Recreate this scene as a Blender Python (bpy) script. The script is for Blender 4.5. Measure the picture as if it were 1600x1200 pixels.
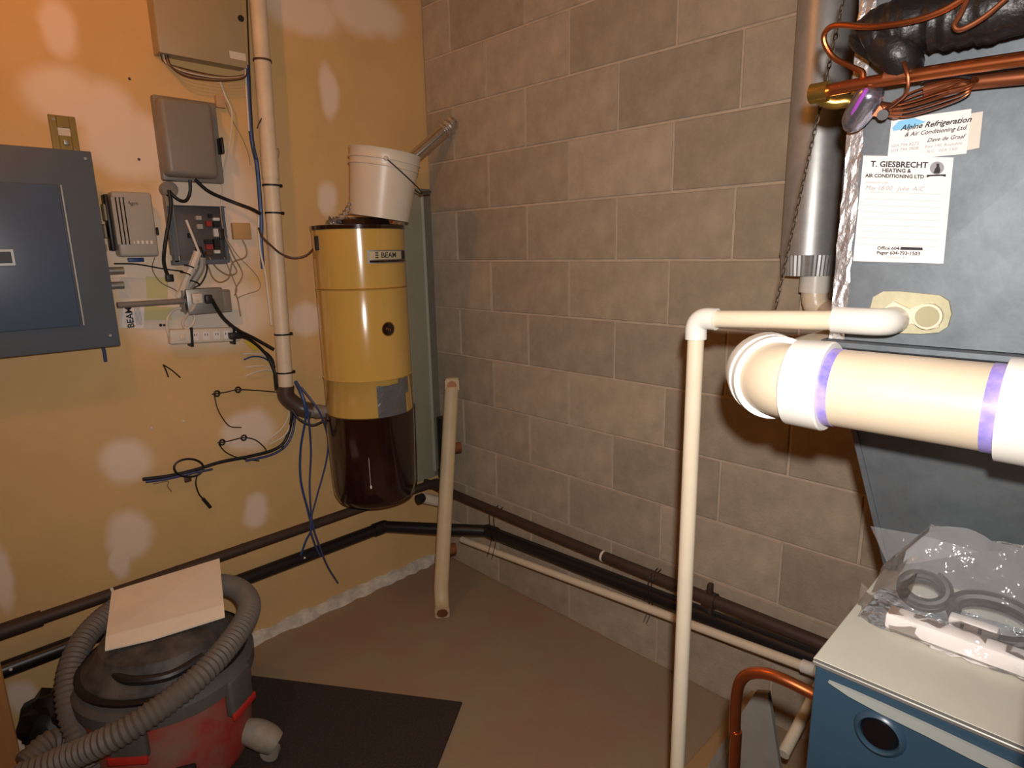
import bpy, bmesh, math, random
from mathutils import Vector, Matrix
random.seed(7)
for o in list(bpy.data.objects): bpy.data.objects.remove(o)
SC = bpy.context.scene
COL = SC.collection
R = math.radians
V = Vector

# ------------------------------------------------------------------ camera
FPX = 967.42                                  # focal length in pixels of the 1600 px wide frame
CP = V((2.1978, -1.7068, 1.4398))
YAW, PIT, ROL = R(-45.254), R(-12.208), R(-1.150)
FW = V((math.sin(YAW)*math.cos(PIT), math.cos(YAW)*math.cos(PIT), math.sin(PIT)))
_r = V((math.cos(YAW), -math.sin(YAW), 0)); _u = _r.cross(FW)
RT = _r*math.cos(ROL) + _u*math.sin(ROL)
UP = -_r*math.sin(ROL) + _u*math.cos(ROL)
cam = bpy.data.objects.new('camera', bpy.data.cameras.new('camera')); COL.objects.link(cam)
cam.data.sensor_width = 36.0; cam.data.lens = 36.0*FPX/1600.0; cam.data.clip_start = 0.02
cam.matrix_world = Matrix(((RT.x, UP.x, -FW.x, CP.x), (RT.y, UP.y, -FW.y, CP.y), (RT.z, UP.z, -FW.z, CP.z), (0, 0, 0, 1)))
SC.camera = cam

# ------------------------------------------------------------------ world, light, exposure
W = bpy.data.worlds.new('world'); SC.world = W; W.use_nodes = True
W.node_tree.nodes['Background'].inputs[0].default_value = (0.010, 0.008, 0.006, 1)
W.node_tree.nodes['Background'].inputs[1].default_value = 1.0
FLASH_W, BULB_E = 67.0, 200.0
fl = bpy.data.lights.new('camera_flash', 'SPOT'); fl.energy = FLASH_W; fl.color = (1.0, 0.95, 0.90); fl.shadow_soft_size = 0.012
flo = bpy.data.objects.new('camera_flash', fl); COL.objects.link(flo); flo.location = CP + RT*0.022 + UP*0.065
fl.spot_size = R(138); fl.spot_blend = 1.0; flo.rotation_euler = cam.matrix_world.to_euler()
BULB = V((0.75, -1.55, 2.27))
vs = SC.view_settings
vs.view_transform = 'Standard'; vs.look = 'None'; vs.gamma = 1.0; vs.exposure = 0.0; vs.use_curve_mapping = False
SC.display_settings.display_device = 'sRGB'

# ------------------------------------------------------------------ pixel -> place (a pixel gives a direction, the plane touched gives the distance)
def ray(px, py): return RT*((px-800)/FPX) - UP*((py-600)/FPX) + FW
def onp(px, py, ax, v):
    d = ray(px, py); return CP + d*((v-CP[ax])/d[ax])
def L(px, py, d=0.0): return onp(px, py, 0, d)       # d in front of the drywall (x = 0)
def B(px, py, d=0.0): return onp(px, py, 1, -d)      # d in front of the block wall (y = 0)
def F(px, py, z=0.0): return onp(px, py, 2, z)       # at height z

# ------------------------------------------------------------------ materials
def lin(c):
    c = c/255.0
    return c/12.92 if c <= 0.04045 else ((c+0.055)/1.055)**2.4
def rgb(t): return (lin(t[0]), lin(t[1]), lin(t[2]), 1.0)
MATS = {}
def mat(name, col, rough=0.6, metal=0.0, var=0.0, scale=8.0, bump=0.0, bscale=60.0, col2=None, spec=0.5, rnd=0.0, coat=0.0, trans=0.0, stretch=None):
    if name in MATS: return MATS[name]
    m = bpy.data.materials.new(name); m.use_nodes = True
    n, l = m.node_tree.nodes, m.node_tree.links
    b = n['Principled BSDF']
    b.inputs['Roughness'].default_value = rough; b.inputs['Metallic'].default_value = metal
    b.inputs['Base Color'].default_value = rgb(col); b.inputs['Specular IOR Level'].default_value = spec
    b.inputs['Coat Weight'].default_value = coat; b.inputs['Coat Roughness'].default_value = 0.08
    b.inputs['Transmission Weight'].default_value = trans
    tc = n.new('ShaderNodeTexCoord'); mp = n.new('ShaderNodeMapping'); l.new(tc.outputs['Object'], mp.inputs[0])
    if stretch: mp.inputs['Scale'].default_value = stretch
    src = None
    if var or col2:
        t = n.new('ShaderNodeTexNoise'); t.inputs['Scale'].default_value = scale; t.inputs['Detail'].default_value = 6; t.inputs['Roughness'].default_value = 0.62
        l.new(mp.outputs[0], t.inputs['Vector'])
        cr = n.new('ShaderNodeValToRGB'); l.new(t.outputs[0], cr.inputs[0])
        a = rgb(col)
        if col2: a2 = rgb(col2); cr.color_ramp.elements[0].position = 0.40; cr.color_ramp.elements[1].position = 0.62
        else:
            a2 = tuple(min(1, c*(1+var)) for c in a[:3])+(1,); a = tuple(c*(1-var) for c in a[:3])+(1,)
            cr.color_ramp.elements[0].position = 0.30; cr.color_ramp.elements[1].position = 0.70
        cr.color_ramp.elements[0].color = a; cr.color_ramp.elements[1].color = a2
        src = cr.outputs[0]
    if rnd:
        oi = n.new('ShaderNodeObjectInfo'); mr = n.new('ShaderNodeMapRange'); l.new(oi.outputs['Random'], mr.inputs[0])
        mr.inputs[3].default_value = 1-rnd; mr.inputs[4].default_value = 1+rnd
        mx = n.new('ShaderNodeVectorMath'); mx.operation = 'SCALE'
        if src: l.new(src, mx.inputs[0])
        else: mx.inputs[0].default_value = rgb(col)[:3]
        l.new(mr.outputs[0], mx.inputs['Scale']); src = mx.outputs[0]
    if src: l.new(src, b.inputs['Base Color'])
    if bump:
        t2 = n.new('ShaderNodeTexNoise'); t2.inputs['Scale'].default_value = bscale; t2.inputs['Detail'].default_value = 5
        l.new(mp.outputs[0], t2.inputs['Vector'])
        bp = n.new('ShaderNodeBump'); bp.inputs['Strength'].default_value = bump; bp.inputs['Distance'].default_value = 0.004
        l.new(t2.outputs[0], bp.inputs['Height']); l.new(bp.outputs[0], b.inputs['Normal'])
    MATS[name] = m
    return m

# drywall: tan paint with pale patches of filler
PATCH = [(92, 45, 32, 50), (100, 150, 62, 50), (205, 225, 78, 58), (165, 180, 50, 55), (330, 330, 85, 130), (225, 420, 60, 120), (320, 490, 110, 62), (515, 145, 17, 45), (512, 312, 17, 28),
         (478, 500, 26, 26), (196, 722, 44, 38), (203, 838, 38, 42), (188, 875, 18, 30), (400, 798, 22, 28), (388, 672, 44, 34), (470, 15, 62, 42), (570, 20, 62, 40), (0, 900, 20, 60), (300, 290, 60, 30), (30, 1090, 26, 30)]
def wall_paint():
    m = mat('drywall_paint', (217, 178, 120), 0.62, var=0.06, scale=5.0, bump=0.05, bscale=150)
    n, l = m.node_tree.nodes, m.node_tree.links
    b = n['Principled BSDF']; base = b.inputs['Base Color'].links[0].from_socket
    g = n.new('ShaderNodeNewGeometry'); nz = n.new('ShaderNodeTexNoise'); nz.inputs['Scale'].default_value = 9.0; nz.inputs['Detail'].default_value = 3
    l.new(g.outputs['Position'], nz.inputs['Vector'])
    sub = n.new('ShaderNodeVectorMath'); sub.operation = 'SUBTRACT'; l.new(nz.outputs['Color'], sub.inputs[0]); sub.inputs[1].default_value = (.5, .5, .5)
    sc = n.new('ShaderNodeVectorMath'); sc.operation = 'SCALE'; l.new(sub.outputs[0], sc.inputs[0]); sc.inputs['Scale'].default_value = 0.055
    ad = n.new('ShaderNodeVectorMath'); l.new(g.outputs['Position'], ad.inputs[0]); l.new(sc.outputs[0], ad.inputs[1])
    acc = None
    for (px, py, rx, ry) in PATCH:
        c = L(px, py); e1 = L(px+rx, py); e2 = L(px, py+ry)
        s = n.new('ShaderNodeVectorMath'); s.operation = 'SUBTRACT'; l.new(ad.outputs[0], s.inputs[0]); s.inputs[1].default_value = c
        mu = n.new('ShaderNodeVectorMath'); mu.operation = 'MULTIPLY'; l.new(s.outputs[0], mu.inputs[0])
        mu.inputs[1].default_value = (0, 1/abs(e1.y-c.y), 1/abs(e2.z-c.z))
        ln = n.new('ShaderNodeVectorMath'); ln.operation = 'LENGTH'; l.new(mu.outputs[0], ln.inputs[0])
        mr = n.new('ShaderNodeMapRange'); mr.interpolation_type = 'SMOOTHSTEP'; l.new(ln.outputs['Value'], mr.inputs[0])
        mr.inputs[1].default_value = 0.60; mr.inputs[2].default_value = 1.20; mr.inputs[3].default_value = 1; mr.inputs[4].default_value = 0
        if acc is None: acc = mr.outputs[0]
        else:
            mxx = n.new('ShaderNodeMath'); mxx.operation = 'MAXIMUM'; l.new(acc, mxx.inputs[0]); l.new(mr.outputs[0], mxx.inputs[1]); acc = mxx.outputs[0]
    mix = n.new('ShaderNodeMix'); mix.data_type = 'RGBA'; l.new(acc, mix.inputs[0]); l.new(base, mix.inputs[6]); mix.inputs[7].default_value = rgb((238, 214, 190))
    l.new(mix.outputs[2], b.inputs['Base Color'])
    return m
M_WALL = wall_paint()
M_BLOCK = mat('concrete_block', (174, 159, 139), 0.9, var=0.16, scale=11, bump=0.35, bscale=170, rnd=0.13, spec=0.2)
M_MORTAR = mat('mortar', (196, 178, 158), 0.95, var=0.12, scale=14, bump=0.4, bscale=120, spec=0.15)
M_FLOOR = mat('concrete_floor', (156, 139, 112), 0.8, col2=(158, 128, 106), scale=3.2, bump=0.25, bscale=60, spec=0.25)
M_KERB = mat('plaster_kerb', (208, 198, 182), 0.95, var=0.3, scale=18, bump=0.8, bscale=70, spec=0.1)
M_CEIL = mat('ceiling_board', (190, 170, 140), 0.8, var=0.1, scale=3)
M_WOOD = mat('wood_board', (176, 128, 76), 0.55, var=0.14, scale=6, stretch=(6, 6, 0.7))
M_WOODL = mat('wood_lath', (170, 136, 92), 0.7, var=0.12, scale=6, stretch=(5, 0.8, 5))
M_PANEL = mat('panel_enamel', (90, 99, 110), 0.42, var=0.05, scale=5)
M_PANEL2 = mat('panel_door_enamel', (80, 96, 120), 0.40, var=0.05, scale=5)
M_DARK = mat('dark_plastic', (34, 32, 32), 0.45)
M_BLACK = mat('black_rubber', (20, 19, 20), 0.5)
M_BOXTAN = mat('box_tan', (168, 150, 118), 0.45, var=0.05)
M_BOXGREY = mat('box_grey', (132, 124, 114), 0.45, var=0.05)
M_MODULE = mat('module_grey', (172, 166, 156), 0.35, var=0.04)
M_STEEL = mat('steel', (160, 158, 152), 0.45, 0.7, var=0.08, scale=20)
M_GALV = mat('galvanised', (116, 122, 127), 0.58, 0.80, var=0.14, scale=30, bump=0.05, bscale=90)
M_DUCT = mat('duct_metal', (178, 178, 176), 0.42, 0.58, var=0.10, scale=40)
M_FOIL = mat('foil_tape', (215, 212, 212), 0.34, 0.9, var=0.05, scale=30, bump=0.5, bscale=80)
M_TAPE = mat('duct_tape', (128, 128, 130), 0.32, 0.5, var=0.15, scale=20, bump=0.8, bscale=60)
M_PVC = mat('pvc_white', (226, 222, 212), 0.30, var=0.03, scale=20)
M_PVCC = mat('pvc_cream', (224, 208, 182), 0.33, var=0.04, scale=20)
M_PVCOLD = mat('pvc_old', (224, 206, 178), 0.45, var=0.08, scale=14)
M_PVCF = mat('pvc_flue', (204, 187, 162), 0.36, var=0.03, scale=20)
M_PRIMER = mat('purple_primer', (112, 104, 200), 0.35, col2=(168, 150, 208), scale=26)
M_IRON = mat('iron_pipe', (74, 58, 48), 0.6, 0.3, var=0.2, scale=14)
M_ABS = mat('abs_black', (30, 27, 28), 0.38)
M_COPPER = mat('copper', (196, 112, 66), 0.30, 0.95, var=0.12, scale=25)
M_COPPERD = mat('copper_dull', (150, 88, 58), 0.42, 0.85, var=0.15, scale=25)
M_BRASS = mat('brass', (196, 164, 84), 0.28, 0.95)
M_INSUL = mat('foam_insulation', (24, 21, 21), 0.42, bump=0.7, bscale=55)
M_VAC = mat('vac_tan', (206, 166, 86), 0.16, var=0.02, coat=0.5)
M_VACB = mat('vac_brown', (42, 22, 16), 0.14, coat=0.5)
M_PAIL = mat('pail_white', (220, 206, 186), 0.35, var=0.02)
M_WIRE = mat('wire_steel', (82, 72, 60), 0.5, 0.6)
M_PAPER = mat('paper_white', (232, 224, 220), 0.8)
M_PAPER2 = mat('paper_aged', (214, 203, 188), 0.8, var=0.04)
M_YELP = mat('label_yellow', (204, 196, 140), 0.8)
M_INK = mat('ink', (44, 42, 46), 0.8)
M_INKL = mat('ink_pale', (150, 146, 150), 0.8)
M_INKB = mat('ink_blue', (128, 186, 222), 0.8)
M_FURN = mat('furnace_blue', (44, 66, 82), 0.34, var=0.06, scale=6)
M_FTOP = mat('furnace_top', (188, 186, 172), 0.5, var=0.06, scale=9)
M_BAND = mat('furnace_trim', (150, 154, 148), 0.35, var=0.06)
M_GLASS = mat('sight_glass', (14, 14, 18), 0.08, coat=1.0)
M_RED = mat('vac_red', (176, 52, 40), 0.6, col2=(150, 116, 100), scale=4.5)
M_VACG = mat('vac_grey', (92, 88, 84), 0.7, var=0.22, scale=8)
M_VACK = mat('vac_lid_black', (56, 54, 52), 0.65, col2=(98, 92, 84), scale=9)
M_HOSE = mat('hose_grey', (112, 104, 96), 0.6, var=0.12, scale=10)
M_DUSTY = mat('caster_dusty', (150, 140, 126), 0.6, var=0.2, scale=20)
M_CARD = mat('cardboard', (244, 226, 202), 0.8, var=0.05, scale=10)
M_MAT = mat('mat_black', (68, 57, 53), 0.95, var=0.25, scale=160, bump=0.8, bscale=220, spec=0.1)
M_BLUEC = mat('cable_blue', (40, 68, 122), 0.45)
M_BLUED = mat('cable_blue_grey', (62, 72, 112), 0.45)
M_WHITEC = mat('cable_white', (216, 204, 188), 0.45)
M_TANC = mat('cable_tan', (150, 124, 92), 0.5)
M_BROWNC = mat('cable_brown', (84, 58, 42), 0.5)
M_PUTTY = mat('putty', (186, 180, 148), 0.8, var=0.12, scale=30, bump=0.6, bscale=60)
M_PLATE = mat('brass_plate', (158, 132, 76), 0.4, 0.7, var=0.1)
M_RUST = mat('rust_wood', (118, 70, 34), 0.8, var=0.2, scale=30)
M_RAIL = mat('rail_cream', (206, 182, 142), 0.5, var=0.06, scale=12)
M_GREYB = mat('grey_board', (140, 136, 128), 0.9, var=0.1, scale=12)
M_YTAG = mat('tag_yellow', (206, 178, 60), 0.6)
M_REDP = mat('part_red', (150, 50, 44), 0.5)
M_WHITEP = mat('part_white', (214, 214, 208), 0.4)
M_HEAD = mat('valve_silver', (170, 168, 184), 0.22, 0.9, bump=0.4, bscale=60)
M_VIOLET = mat('violet_mark', (150, 70, 170), 0.4)
M_CLIPW = mat('clip_white', (225, 218, 205), 0.6)
M_LAMPB = mat('porcelain', (232, 226, 214), 0.3)
mb_ = mat('bulb_glow', (255, 180, 90), 0.5); _b = mb_.node_tree.nodes['Principled BSDF']
_b.inputs['Emission Color'].default_value = (1.0, 0.38, 0.055, 1); _b.inputs['Emission Strength'].default_value = BULB_E
M_BULB = mb_
def plastic():
    m = bpy.data.materials.new('clear_plastic'); m.use_nodes = True; n, l = m.node_tree.nodes, m.node_tree.links
    b = n['Principled BSDF']; b.inputs['Base Color'].default_value = (0.95, 0.93, 0.92, 1); b.inputs['Roughness'].default_value = 0.12
    nz = n.new('ShaderNodeTexNoise'); nz.inputs['Scale'].default_value = 26; nz.inputs['Detail'].default_value = 3
    tc = n.new('ShaderNodeTexCoord'); l.new(tc.outputs['Object'], nz.inputs['Vector'])
    bp = n.new('ShaderNodeBump'); bp.inputs['Strength'].default_value = 0.8; bp.inputs['Distance'].default_value = 0.012; l.new(nz.outputs[0], bp.inputs['Height']); l.new(bp.outputs[0], b.inputs['Normal'])
    t = n.new('ShaderNodeBsdfTransparent'); mx = n.new('ShaderNodeMixShader'); mx.inputs[0].default_value = 0.11
    l.new(t.outputs[0], mx.inputs[1]); l.new(b.outputs[0], mx.inputs[2])
    g = n.new('ShaderNodeBsdfGlossy'); g.inputs['Roughness'].default_value = 0.10; l.new(bp.outputs[0], g.inputs['Normal'])
    fr = n.new('ShaderNodeFresnel'); fr.inputs['IOR'].default_value = 1.38
    m2 = n.new('ShaderNodeMixShader'); l.new(fr.outputs[0], m2.inputs[0]); l.new(mx.outputs[0], m2.inputs[1]); l.new(g.outputs[0], m2.inputs[2])
    l.new(m2.outputs[0], n['Material Output'].inputs[0])
    return m
M_CLEAR = plastic()

# ------------------------------------------------------------------ mesh helpers
def smooth_path(pts, n=6):
    pts = [V(p) for p in pts]
    if len(pts) < 3: return pts
    out = []
    for i in range(len(pts)-1):
        p0 = pts[i-1] if i else pts[0]*2-pts[1]
        p1, p2 = pts[i], pts[i+1]
        p3 = pts[i+2] if i+2 < len(pts) else p2*2-p1
        for k in range(n):
            t = k/n
            out.append(0.5*((2*p1)+(p2-p0)*t+(2*p0-5*p1+4*p2-p3)*t*t+(3*p1-p0-3*p2+p3)*t**3))
    out.append(pts[-1]); return out
class MB:
    def __init__(s): s.v = []; s.f = []
    def add(s, vs, fs):
        k = len(s.v); s.v += [V(q) for q in vs]; s.f += [tuple(i+k for i in q) for q in fs]; return s
    def bm(s, bm, M=None):
        bm.verts.index_update(); k = len(s.v)
        s.v += [(M @ q.co) if M else q.co.copy() for q in bm.verts]; s.f += [tuple(q.index+k for q in f.verts) for f in bm.faces]; bm.free(); return s
    def box(s, x0, x1, y0, y1, z0, z1, bev=0.0, seg=2, M=None):
        b = bmesh.new(); bmesh.ops.create_cube(b, size=1)
        for q in b.verts: q.co = V(((x0+x1)/2+q.co.x*abs(x1-x0), (y0+y1)/2+q.co.y*abs(y1-y0), (z0+z1)/2+q.co.z*abs(z1-z0)))
        if bev: bmesh.ops.bevel(b, geom=list(b.edges), offset=bev, segments=seg, profile=0.5, affect='EDGES')
        return s.bm(b, M)
    def tube(s, pts, r, seg=10, n=6, caps=True):
        P = smooth_path(pts, n) if n > 1 else [V(p) for p in pts]
        N = len(P); rr = r if callable(r) else (lambda t: r)
        T = [(P[min(i+1, N-1)]-P[max(i-1, 0)]).normalized() for i in range(N)]
        a = V((0, 0, 1)) if abs(T[0].z) < 0.9 else V((1, 0, 0))
        nrm = (a-T[0]*a.dot(T[0])).normalized()
        vs, fs = [], []
        for i in range(N):
            if i: nrm = (nrm-T[i]*nrm.dot(T[i])).normalized()
            bn = T[i].cross(nrm); q = rr(i/(N-1))
            for k in range(seg):
                an = 2*math.pi*k/seg; vs.append(P[i]+(nrm*math.cos(an)+bn*math.sin(an))*q)
        for i in range(N-1):
            for k in range(seg): fs.append((i*seg+k, i*seg+(k+1) % seg, (i+1)*seg+(k+1) % seg, (i+1)*seg+k))
        if caps: fs.append(tuple(range(seg-1, -1, -1))); fs.append(tuple((N-1)*seg+k for k in range(seg)))
        return s.add(vs, fs)
    def cyl(s, a, b, r, seg=20, r2=None):
        r2 = r if r2 is None else r2
        return s.tube([a, b], lambda t: r+(r2-r)*t, seg, 1)
    def lathe(s, prof, c=(0, 0, 0), seg=32, M=None, close=False):
        vs, fs = [], []; n = len(prof)
        for (q, z) in prof:
            for k in range(seg):
                an = 2*math.pi*k/seg; vs.append(V((q*math.cos(an), q*math.sin(an), z)))
        for i in range(n-1):
            for k in range(seg): fs.append((i*seg+k, i*seg+(k+1) % seg, (i+1)*seg+(k+1) % seg, (i+1)*seg+k))
        if not close: fs.append(tuple(range(seg-1, -1, -1))); fs.append(tuple((n-1)*seg+k for k in range(seg)))
        if M is None: M = Matrix.Translation(V(c))
        return s.add([M @ q for q in vs], fs)
    def slab(s, poly, off):
        n = len(poly); off = V(off)
        vs = [V(p) for p in poly]+[V(p)+off for p in poly]
        fs = [tuple(range(n)), tuple(range(2*n-1, n-1, -1))]+[(i, i+n, (i+1) % n+n, (i+1) % n) for i in range(n)]
        return s.add(vs, fs)
    def sphere(s, c, r, seg=12):
        pr = [(max(1e-4, r*math.sin(math.pi*i/seg)), -r*math.cos(math.pi*i/seg)) for i in range(seg+1)]
        return s.lathe(pr, c, seg)
    def build(s, name, m, parent=None, smooth=True, ang=35, **tags):
        me = bpy.data.meshes.new(name); o = bpy.data.objects.new(name, me); COL.objects.link(o)
        if parent is not None:
            og = WORLD[parent.name]; o.parent = parent; o.location = (0, 0, 0); WORLD[o.name] = og
        else:
            xs = [q.x for q in s.v]; ys = [q.y for q in s.v]; zs = [q.z for q in s.v]
            og = V(((min(xs)+max(xs))/2, (min(ys)+max(ys))/2, min(zs))); o.location = og; WORLD[o.name] = og
        me.from_pydata([q-og for q in s.v], [], s.f)
        b = bmesh.new(); b.from_mesh(me); bmesh.ops.recalc_face_normals(b, faces=b.faces); b.to_mesh(b_me := me); b.free()
        if smooth:
            me.shade_smooth(); me.set_sharp_from_angle(angle=R(ang))
        me.materials.append(m)
        for k, q in tags.items(): o[k] = q
        return o
WORLD = {}
def thing(name, loc, label, category, group=None):
    o = bpy.data.objects.new(name, None); COL.objects.link(o); o.empty_display_size = 0.05
    o.location = V(loc); WORLD[o.name] = V(loc); o['label'] = label; o['category'] = category
    if group: o['group'] = group
    return o
def one(mb, name, m, label, category, group=None, **k):
    t = dict(label=label, category=category)
    if group: t['group'] = group
    return mb.build(name, m, None, **t, **k)
def struct(mb, name, m, **k): return mb.build(name, m, None, kind='structure', **k)
def boxL(px0, py0, px1, py1, d0, d1, bev=0.0, seg=2):
    """box on the drywall: its front face (at d1) spans these pixels"""
    a, b = L(px0, py0, d1), L(px1, py1, d1)
    return MB().box(d0, d1, a.y, b.y, b.z, a.z, bev, seg)
def text_mesh(body, size, mapf, align='LEFT', shear=0.0, bold=0.0):
    cu = bpy.data.curves.new('txt', 'FONT'); cu.body = body; cu.size = size; cu.align_x = align; cu.shear = shear; cu.offset = bold; cu.resolution_u = 2
    ob = bpy.data.objects.new('txt', cu); COL.objects.link(ob)
    dg = bpy.context.evaluated_depsgraph_get(); dg.update()
    me = bpy.data.meshes.new_from_object(ob.evaluated_get(dg))
    mb = MB(); mb.add([mapf(q.co.x, q.co.y) for q in me.vertices], [tuple(p.vertices) for p in me.polygons])
    bpy.data.objects.remove(ob); bpy.data.curves.remove(cu); bpy.data.meshes.remove(me)
    return mb

# ================================================================== STRUCTURE
CZ = 2.52
XR, YB = 3.0, -2.7
struct(MB().box(-0.12, XR+.1, YB-.1, 0.12, -0.1, 0.0), 'floor', M_FLOOR)
struct(MB().box(-0.12, XR+.1, YB-.1, 0.12, CZ, CZ+.08), 'ceiling', M_CEIL)
struct(MB().box(-0.10, 0.0, YB, 0.0, 0.0, CZ), 'wall_left', M_WALL)
struct(MB().box(-0.1, XR, YB-.1, YB, 0, CZ), 'wall_rear', M_CEIL)
struct(MB().box(XR, XR+.1, YB, 0.0, 0, CZ), 'wall_side', M_CEIL)
wr = struct(MB().box(-0.10, XR, 0.004, 0.14, 0.0, CZ), 'wall_right', M_MORTAR)
# every concrete block of the wall, 400 x 200 mm modules
meshes = {}
def block_mesh(w, h):
    key = (round(w, 3), round(h, 3))
    if key not in meshes:
        me = bpy.data.meshes.new('block'); b = bmesh.new(); bmesh.ops.create_cube(b, size=1)
        for q in b.verts: q.co = V((q.co.x*w, q.co.y*0.03, q.co.z*h))
        fr = [e for e in b.edges if all(q.co.y < 0 for q in e.verts)]
        bmesh.ops.bevel(b, geom=fr, offset=0.0022, segments=1, affect='EDGES')
        b.to_mesh(me); b.free(); me.materials.append(M_BLOCK); meshes[key] = me
    return meshes[key]
J = 0.0075
for k in range(13):
    z0, z1 = k*0.2, min(CZ, (k+1)*0.2)
    odd = k % 2                                   # joint columns: X = .17 + .4 i, shifted half a block in every other course
    xs = [0.0]+[x for x in [0.17+0.2*(1-odd)+0.4*i-0.4 for i in range(10)] if 0.02 < x < XR]+[XR]
    for x0, x1 in zip(xs[:-1], xs[1:]):
        o = bpy.data.objects.new('block', block_mesh(x1-x0-J, z1-z0-J)); COL.objects.link(o); o.parent = wr
        o.location = V(((x0+x1)/2, 0.015+random.uniform(-.0012, .0012), (z0+z1)/2))-WORLD['wall_right']
# pale crumbling plaster kerb at the foot of the drywall
mb = MB(); n = 60
pro = []
for i in range(n+1):
    y = -2.0+i*(2.0-0.01)/n
    w, h = 0.026+random.uniform(-.006, .010), 0.040+random.uniform(-.008, .008)
    pro += [V((0.0005, y, 0.0005)), V((0.0005, y, h)), V((w*0.55, y, h*0.85)), V((w, y, 0.0005))]
fs = []
for i in range(n):
    for k in range(4): fs.append((i*4+k, i*4+(k+1) % 4, (i+1)*4+(k+1) % 4, (i+1)*4+k))
mb.add(pro, fs+[(3, 2, 1, 0), (n*4, n*4+1, n*4+2, n*4+3)])
struct(mb, 'baseboard_left', M_KERB)
# board in the corner with a pale edge
struct(MB().box(0.0, 0.012, -0.150, -0.052, 0.42, 1.70, 0.002, 1), 'trim_1', mat('corner_board', (150, 146, 124), 0.6, var=0.06))
struct(MB().box(0.012, 0.020, -0.062, -0.050, 0.45, 1.68, 0.001, 1), 'trim_2', mat('corner_edge', (176, 176, 158), 0.5))
struct(MB().box(0.0, 0.004, -0.050, -0.001, 0.42, 1.70), 'shade_strip', mat('corner_shade', (116, 110, 97), 0.9, var=.15, scale=9))  # thin dark strip: the shade of the corner gap put into its colour
# wooden post beside the shop vacuum
struct(MB().box(0.12, 0.21, -1.80, -1.657, 0.0, CZ, 0.003, 1), 'trim_3', M_WOOD)

# ceiling lamp (out of frame, lights the place orange)
t = thing('ceiling_lamp', (BULB.x, BULB.y, CZ), 'bare warm bulb in a white porcelain holder on the ceiling', 'lamp')
MB().lathe([(.055, CZ-.001), (.055, CZ-.02), (.03, CZ-.05), (.022, CZ-.075)], (BULB.x, BULB.y, 0), 24).build('lamp_holder', M_LAMPB, t)
MB().lathe([(.012, CZ-.076), (.016, CZ-.09), (.030, CZ-.125), (.031, CZ-.14), (.022, CZ-.16), (.001, CZ-.168)], (BULB.x, BULB.y, 0), 20).build('bulb', M_BULB, t)

# ================================================================== LEFT WALL
# electrical panel
t = thing('breaker_panel', (0, -1.43, 1.187), 'large slate grey electrical breaker panel with a hinged door on the drywall', 'breaker panel')
MB().box(0.001, 0.092, -1.607, -1.257, 1.197, 1.719).build('box', M_PANEL, t)
MB().box(0.092, 0.100, -1.615, -1.247, 1.187, 1.729, 0.003, 2).build('cover', M_PANEL, t)
d = MB().box(0.100, 0.108, -1.60, -1.338, 1.255, 1.636, 0.004, 2).build('door', M_PANEL2, t)
MB().box(0.108, 0.111, -1.505, -1.458, 1.425, 1.468, 0.001, 1).build('latch_plate', M_STEEL, d)
MB().box(0.111, 0.115, -1.498, -1.465, 1.432, 1.461, 0.001, 1).build('latch', M_DARK, d)
MB().box(0.100, 0.1085, -1.334, -1.3285, 1.255, 1.636, 0.001, 1).build('hinge', M_STEEL, t)
for (px, py) in ((133, 248), (172, 524)):
    p = L(px, py, .1); MB().cyl(p+V((0, 0, 0)), p+V((.003, 0, 0)), 0.004, 10).build('screw', M_STEEL, t)
# low-voltage box at the top
t = thing('wiring_enclosure', (0, -.905, 2.018), 'tan metal wiring enclosure with round lock beside the white riser pipe', 'enclosure')
a = L(250, 83, .06); b = L(387, 106, .06); EZ = (a.z+b.z)/2
MB().box(0.001, .055, a.y, b.y, EZ+.003, 2.345, .002, 1).build('body', M_BOXTAN, t)
dd = MB().box(.055, .060, a.y, b.y, EZ, 2.350, .003, 2).build('door', M_BOXTAN, t)
p = L(376, 29, .06); MB().cyl(p, p+V((.004, 0, 0)), .0095, 16).build('lock', M_DARK, dd)
p = L(358, 78, .06); q = L(385, 100, .06); MB().box(.060, .0606, p.y, q.y, q.z+.008, p.z-.002).build('sticker', M_PAPER2, dd)
# rounded grey box
t = thing('phone_box', (0, -.94, 1.70), 'grey plastic utility box with rounded cover above the small modules', 'enclosure')
MB().box(.001, .03, L(246, 150, .085).y+.003, L(345, 150, .085).y+.004, L(300, 279, .085).z-.004, L(300, 147, .085).z-.003, .006, 2).build('base', M_BOXGREY, t)
boxL(246, 147, 345, 279, .026, .085, .018, 4).build('cover', M_BOXGREY, t)
boxL(345, 214, 352, 240, .03, .07, .003).build('latch', M_DARK, t)
# aluminium module
t = thing('transformer_module', (0, -1.13, 1.46), 'pale grey ribbed module mounted next to the breaker panel', 'module')
boxL(173, 298, 250, 400, .001, .058, .008, 3).build('case', M_MODULE, t)
boxL(168, 303, 176, 392, .001, .045, .003).build('side_strip', M_DARK, t)
for k in range(4): boxL(181+k*6, 308, 184+k*6, 382, .057, .0600, 0).build('rib', M_MODULE, t)
boxL(244, 355, 249, 367, .055, .063, .001, 1).build('clip', M_DARK, t)
for k in range(7): boxL(193+k*7, 376, 197+k*7, 381, .0575, .0595).build('mark', M_PAPER, t)
lp = L(198, 320, .0587)
text_mesh('Agm', .016, lambda x, y: V((.0587, lp.y+x, lp.z+y)), shear=.3).build('handwriting', M_INK, t, smooth=False)
boxL(200, 403, 226, 409, .001, .012, .002).build('terminal', M_BLUEC, t)
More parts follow.
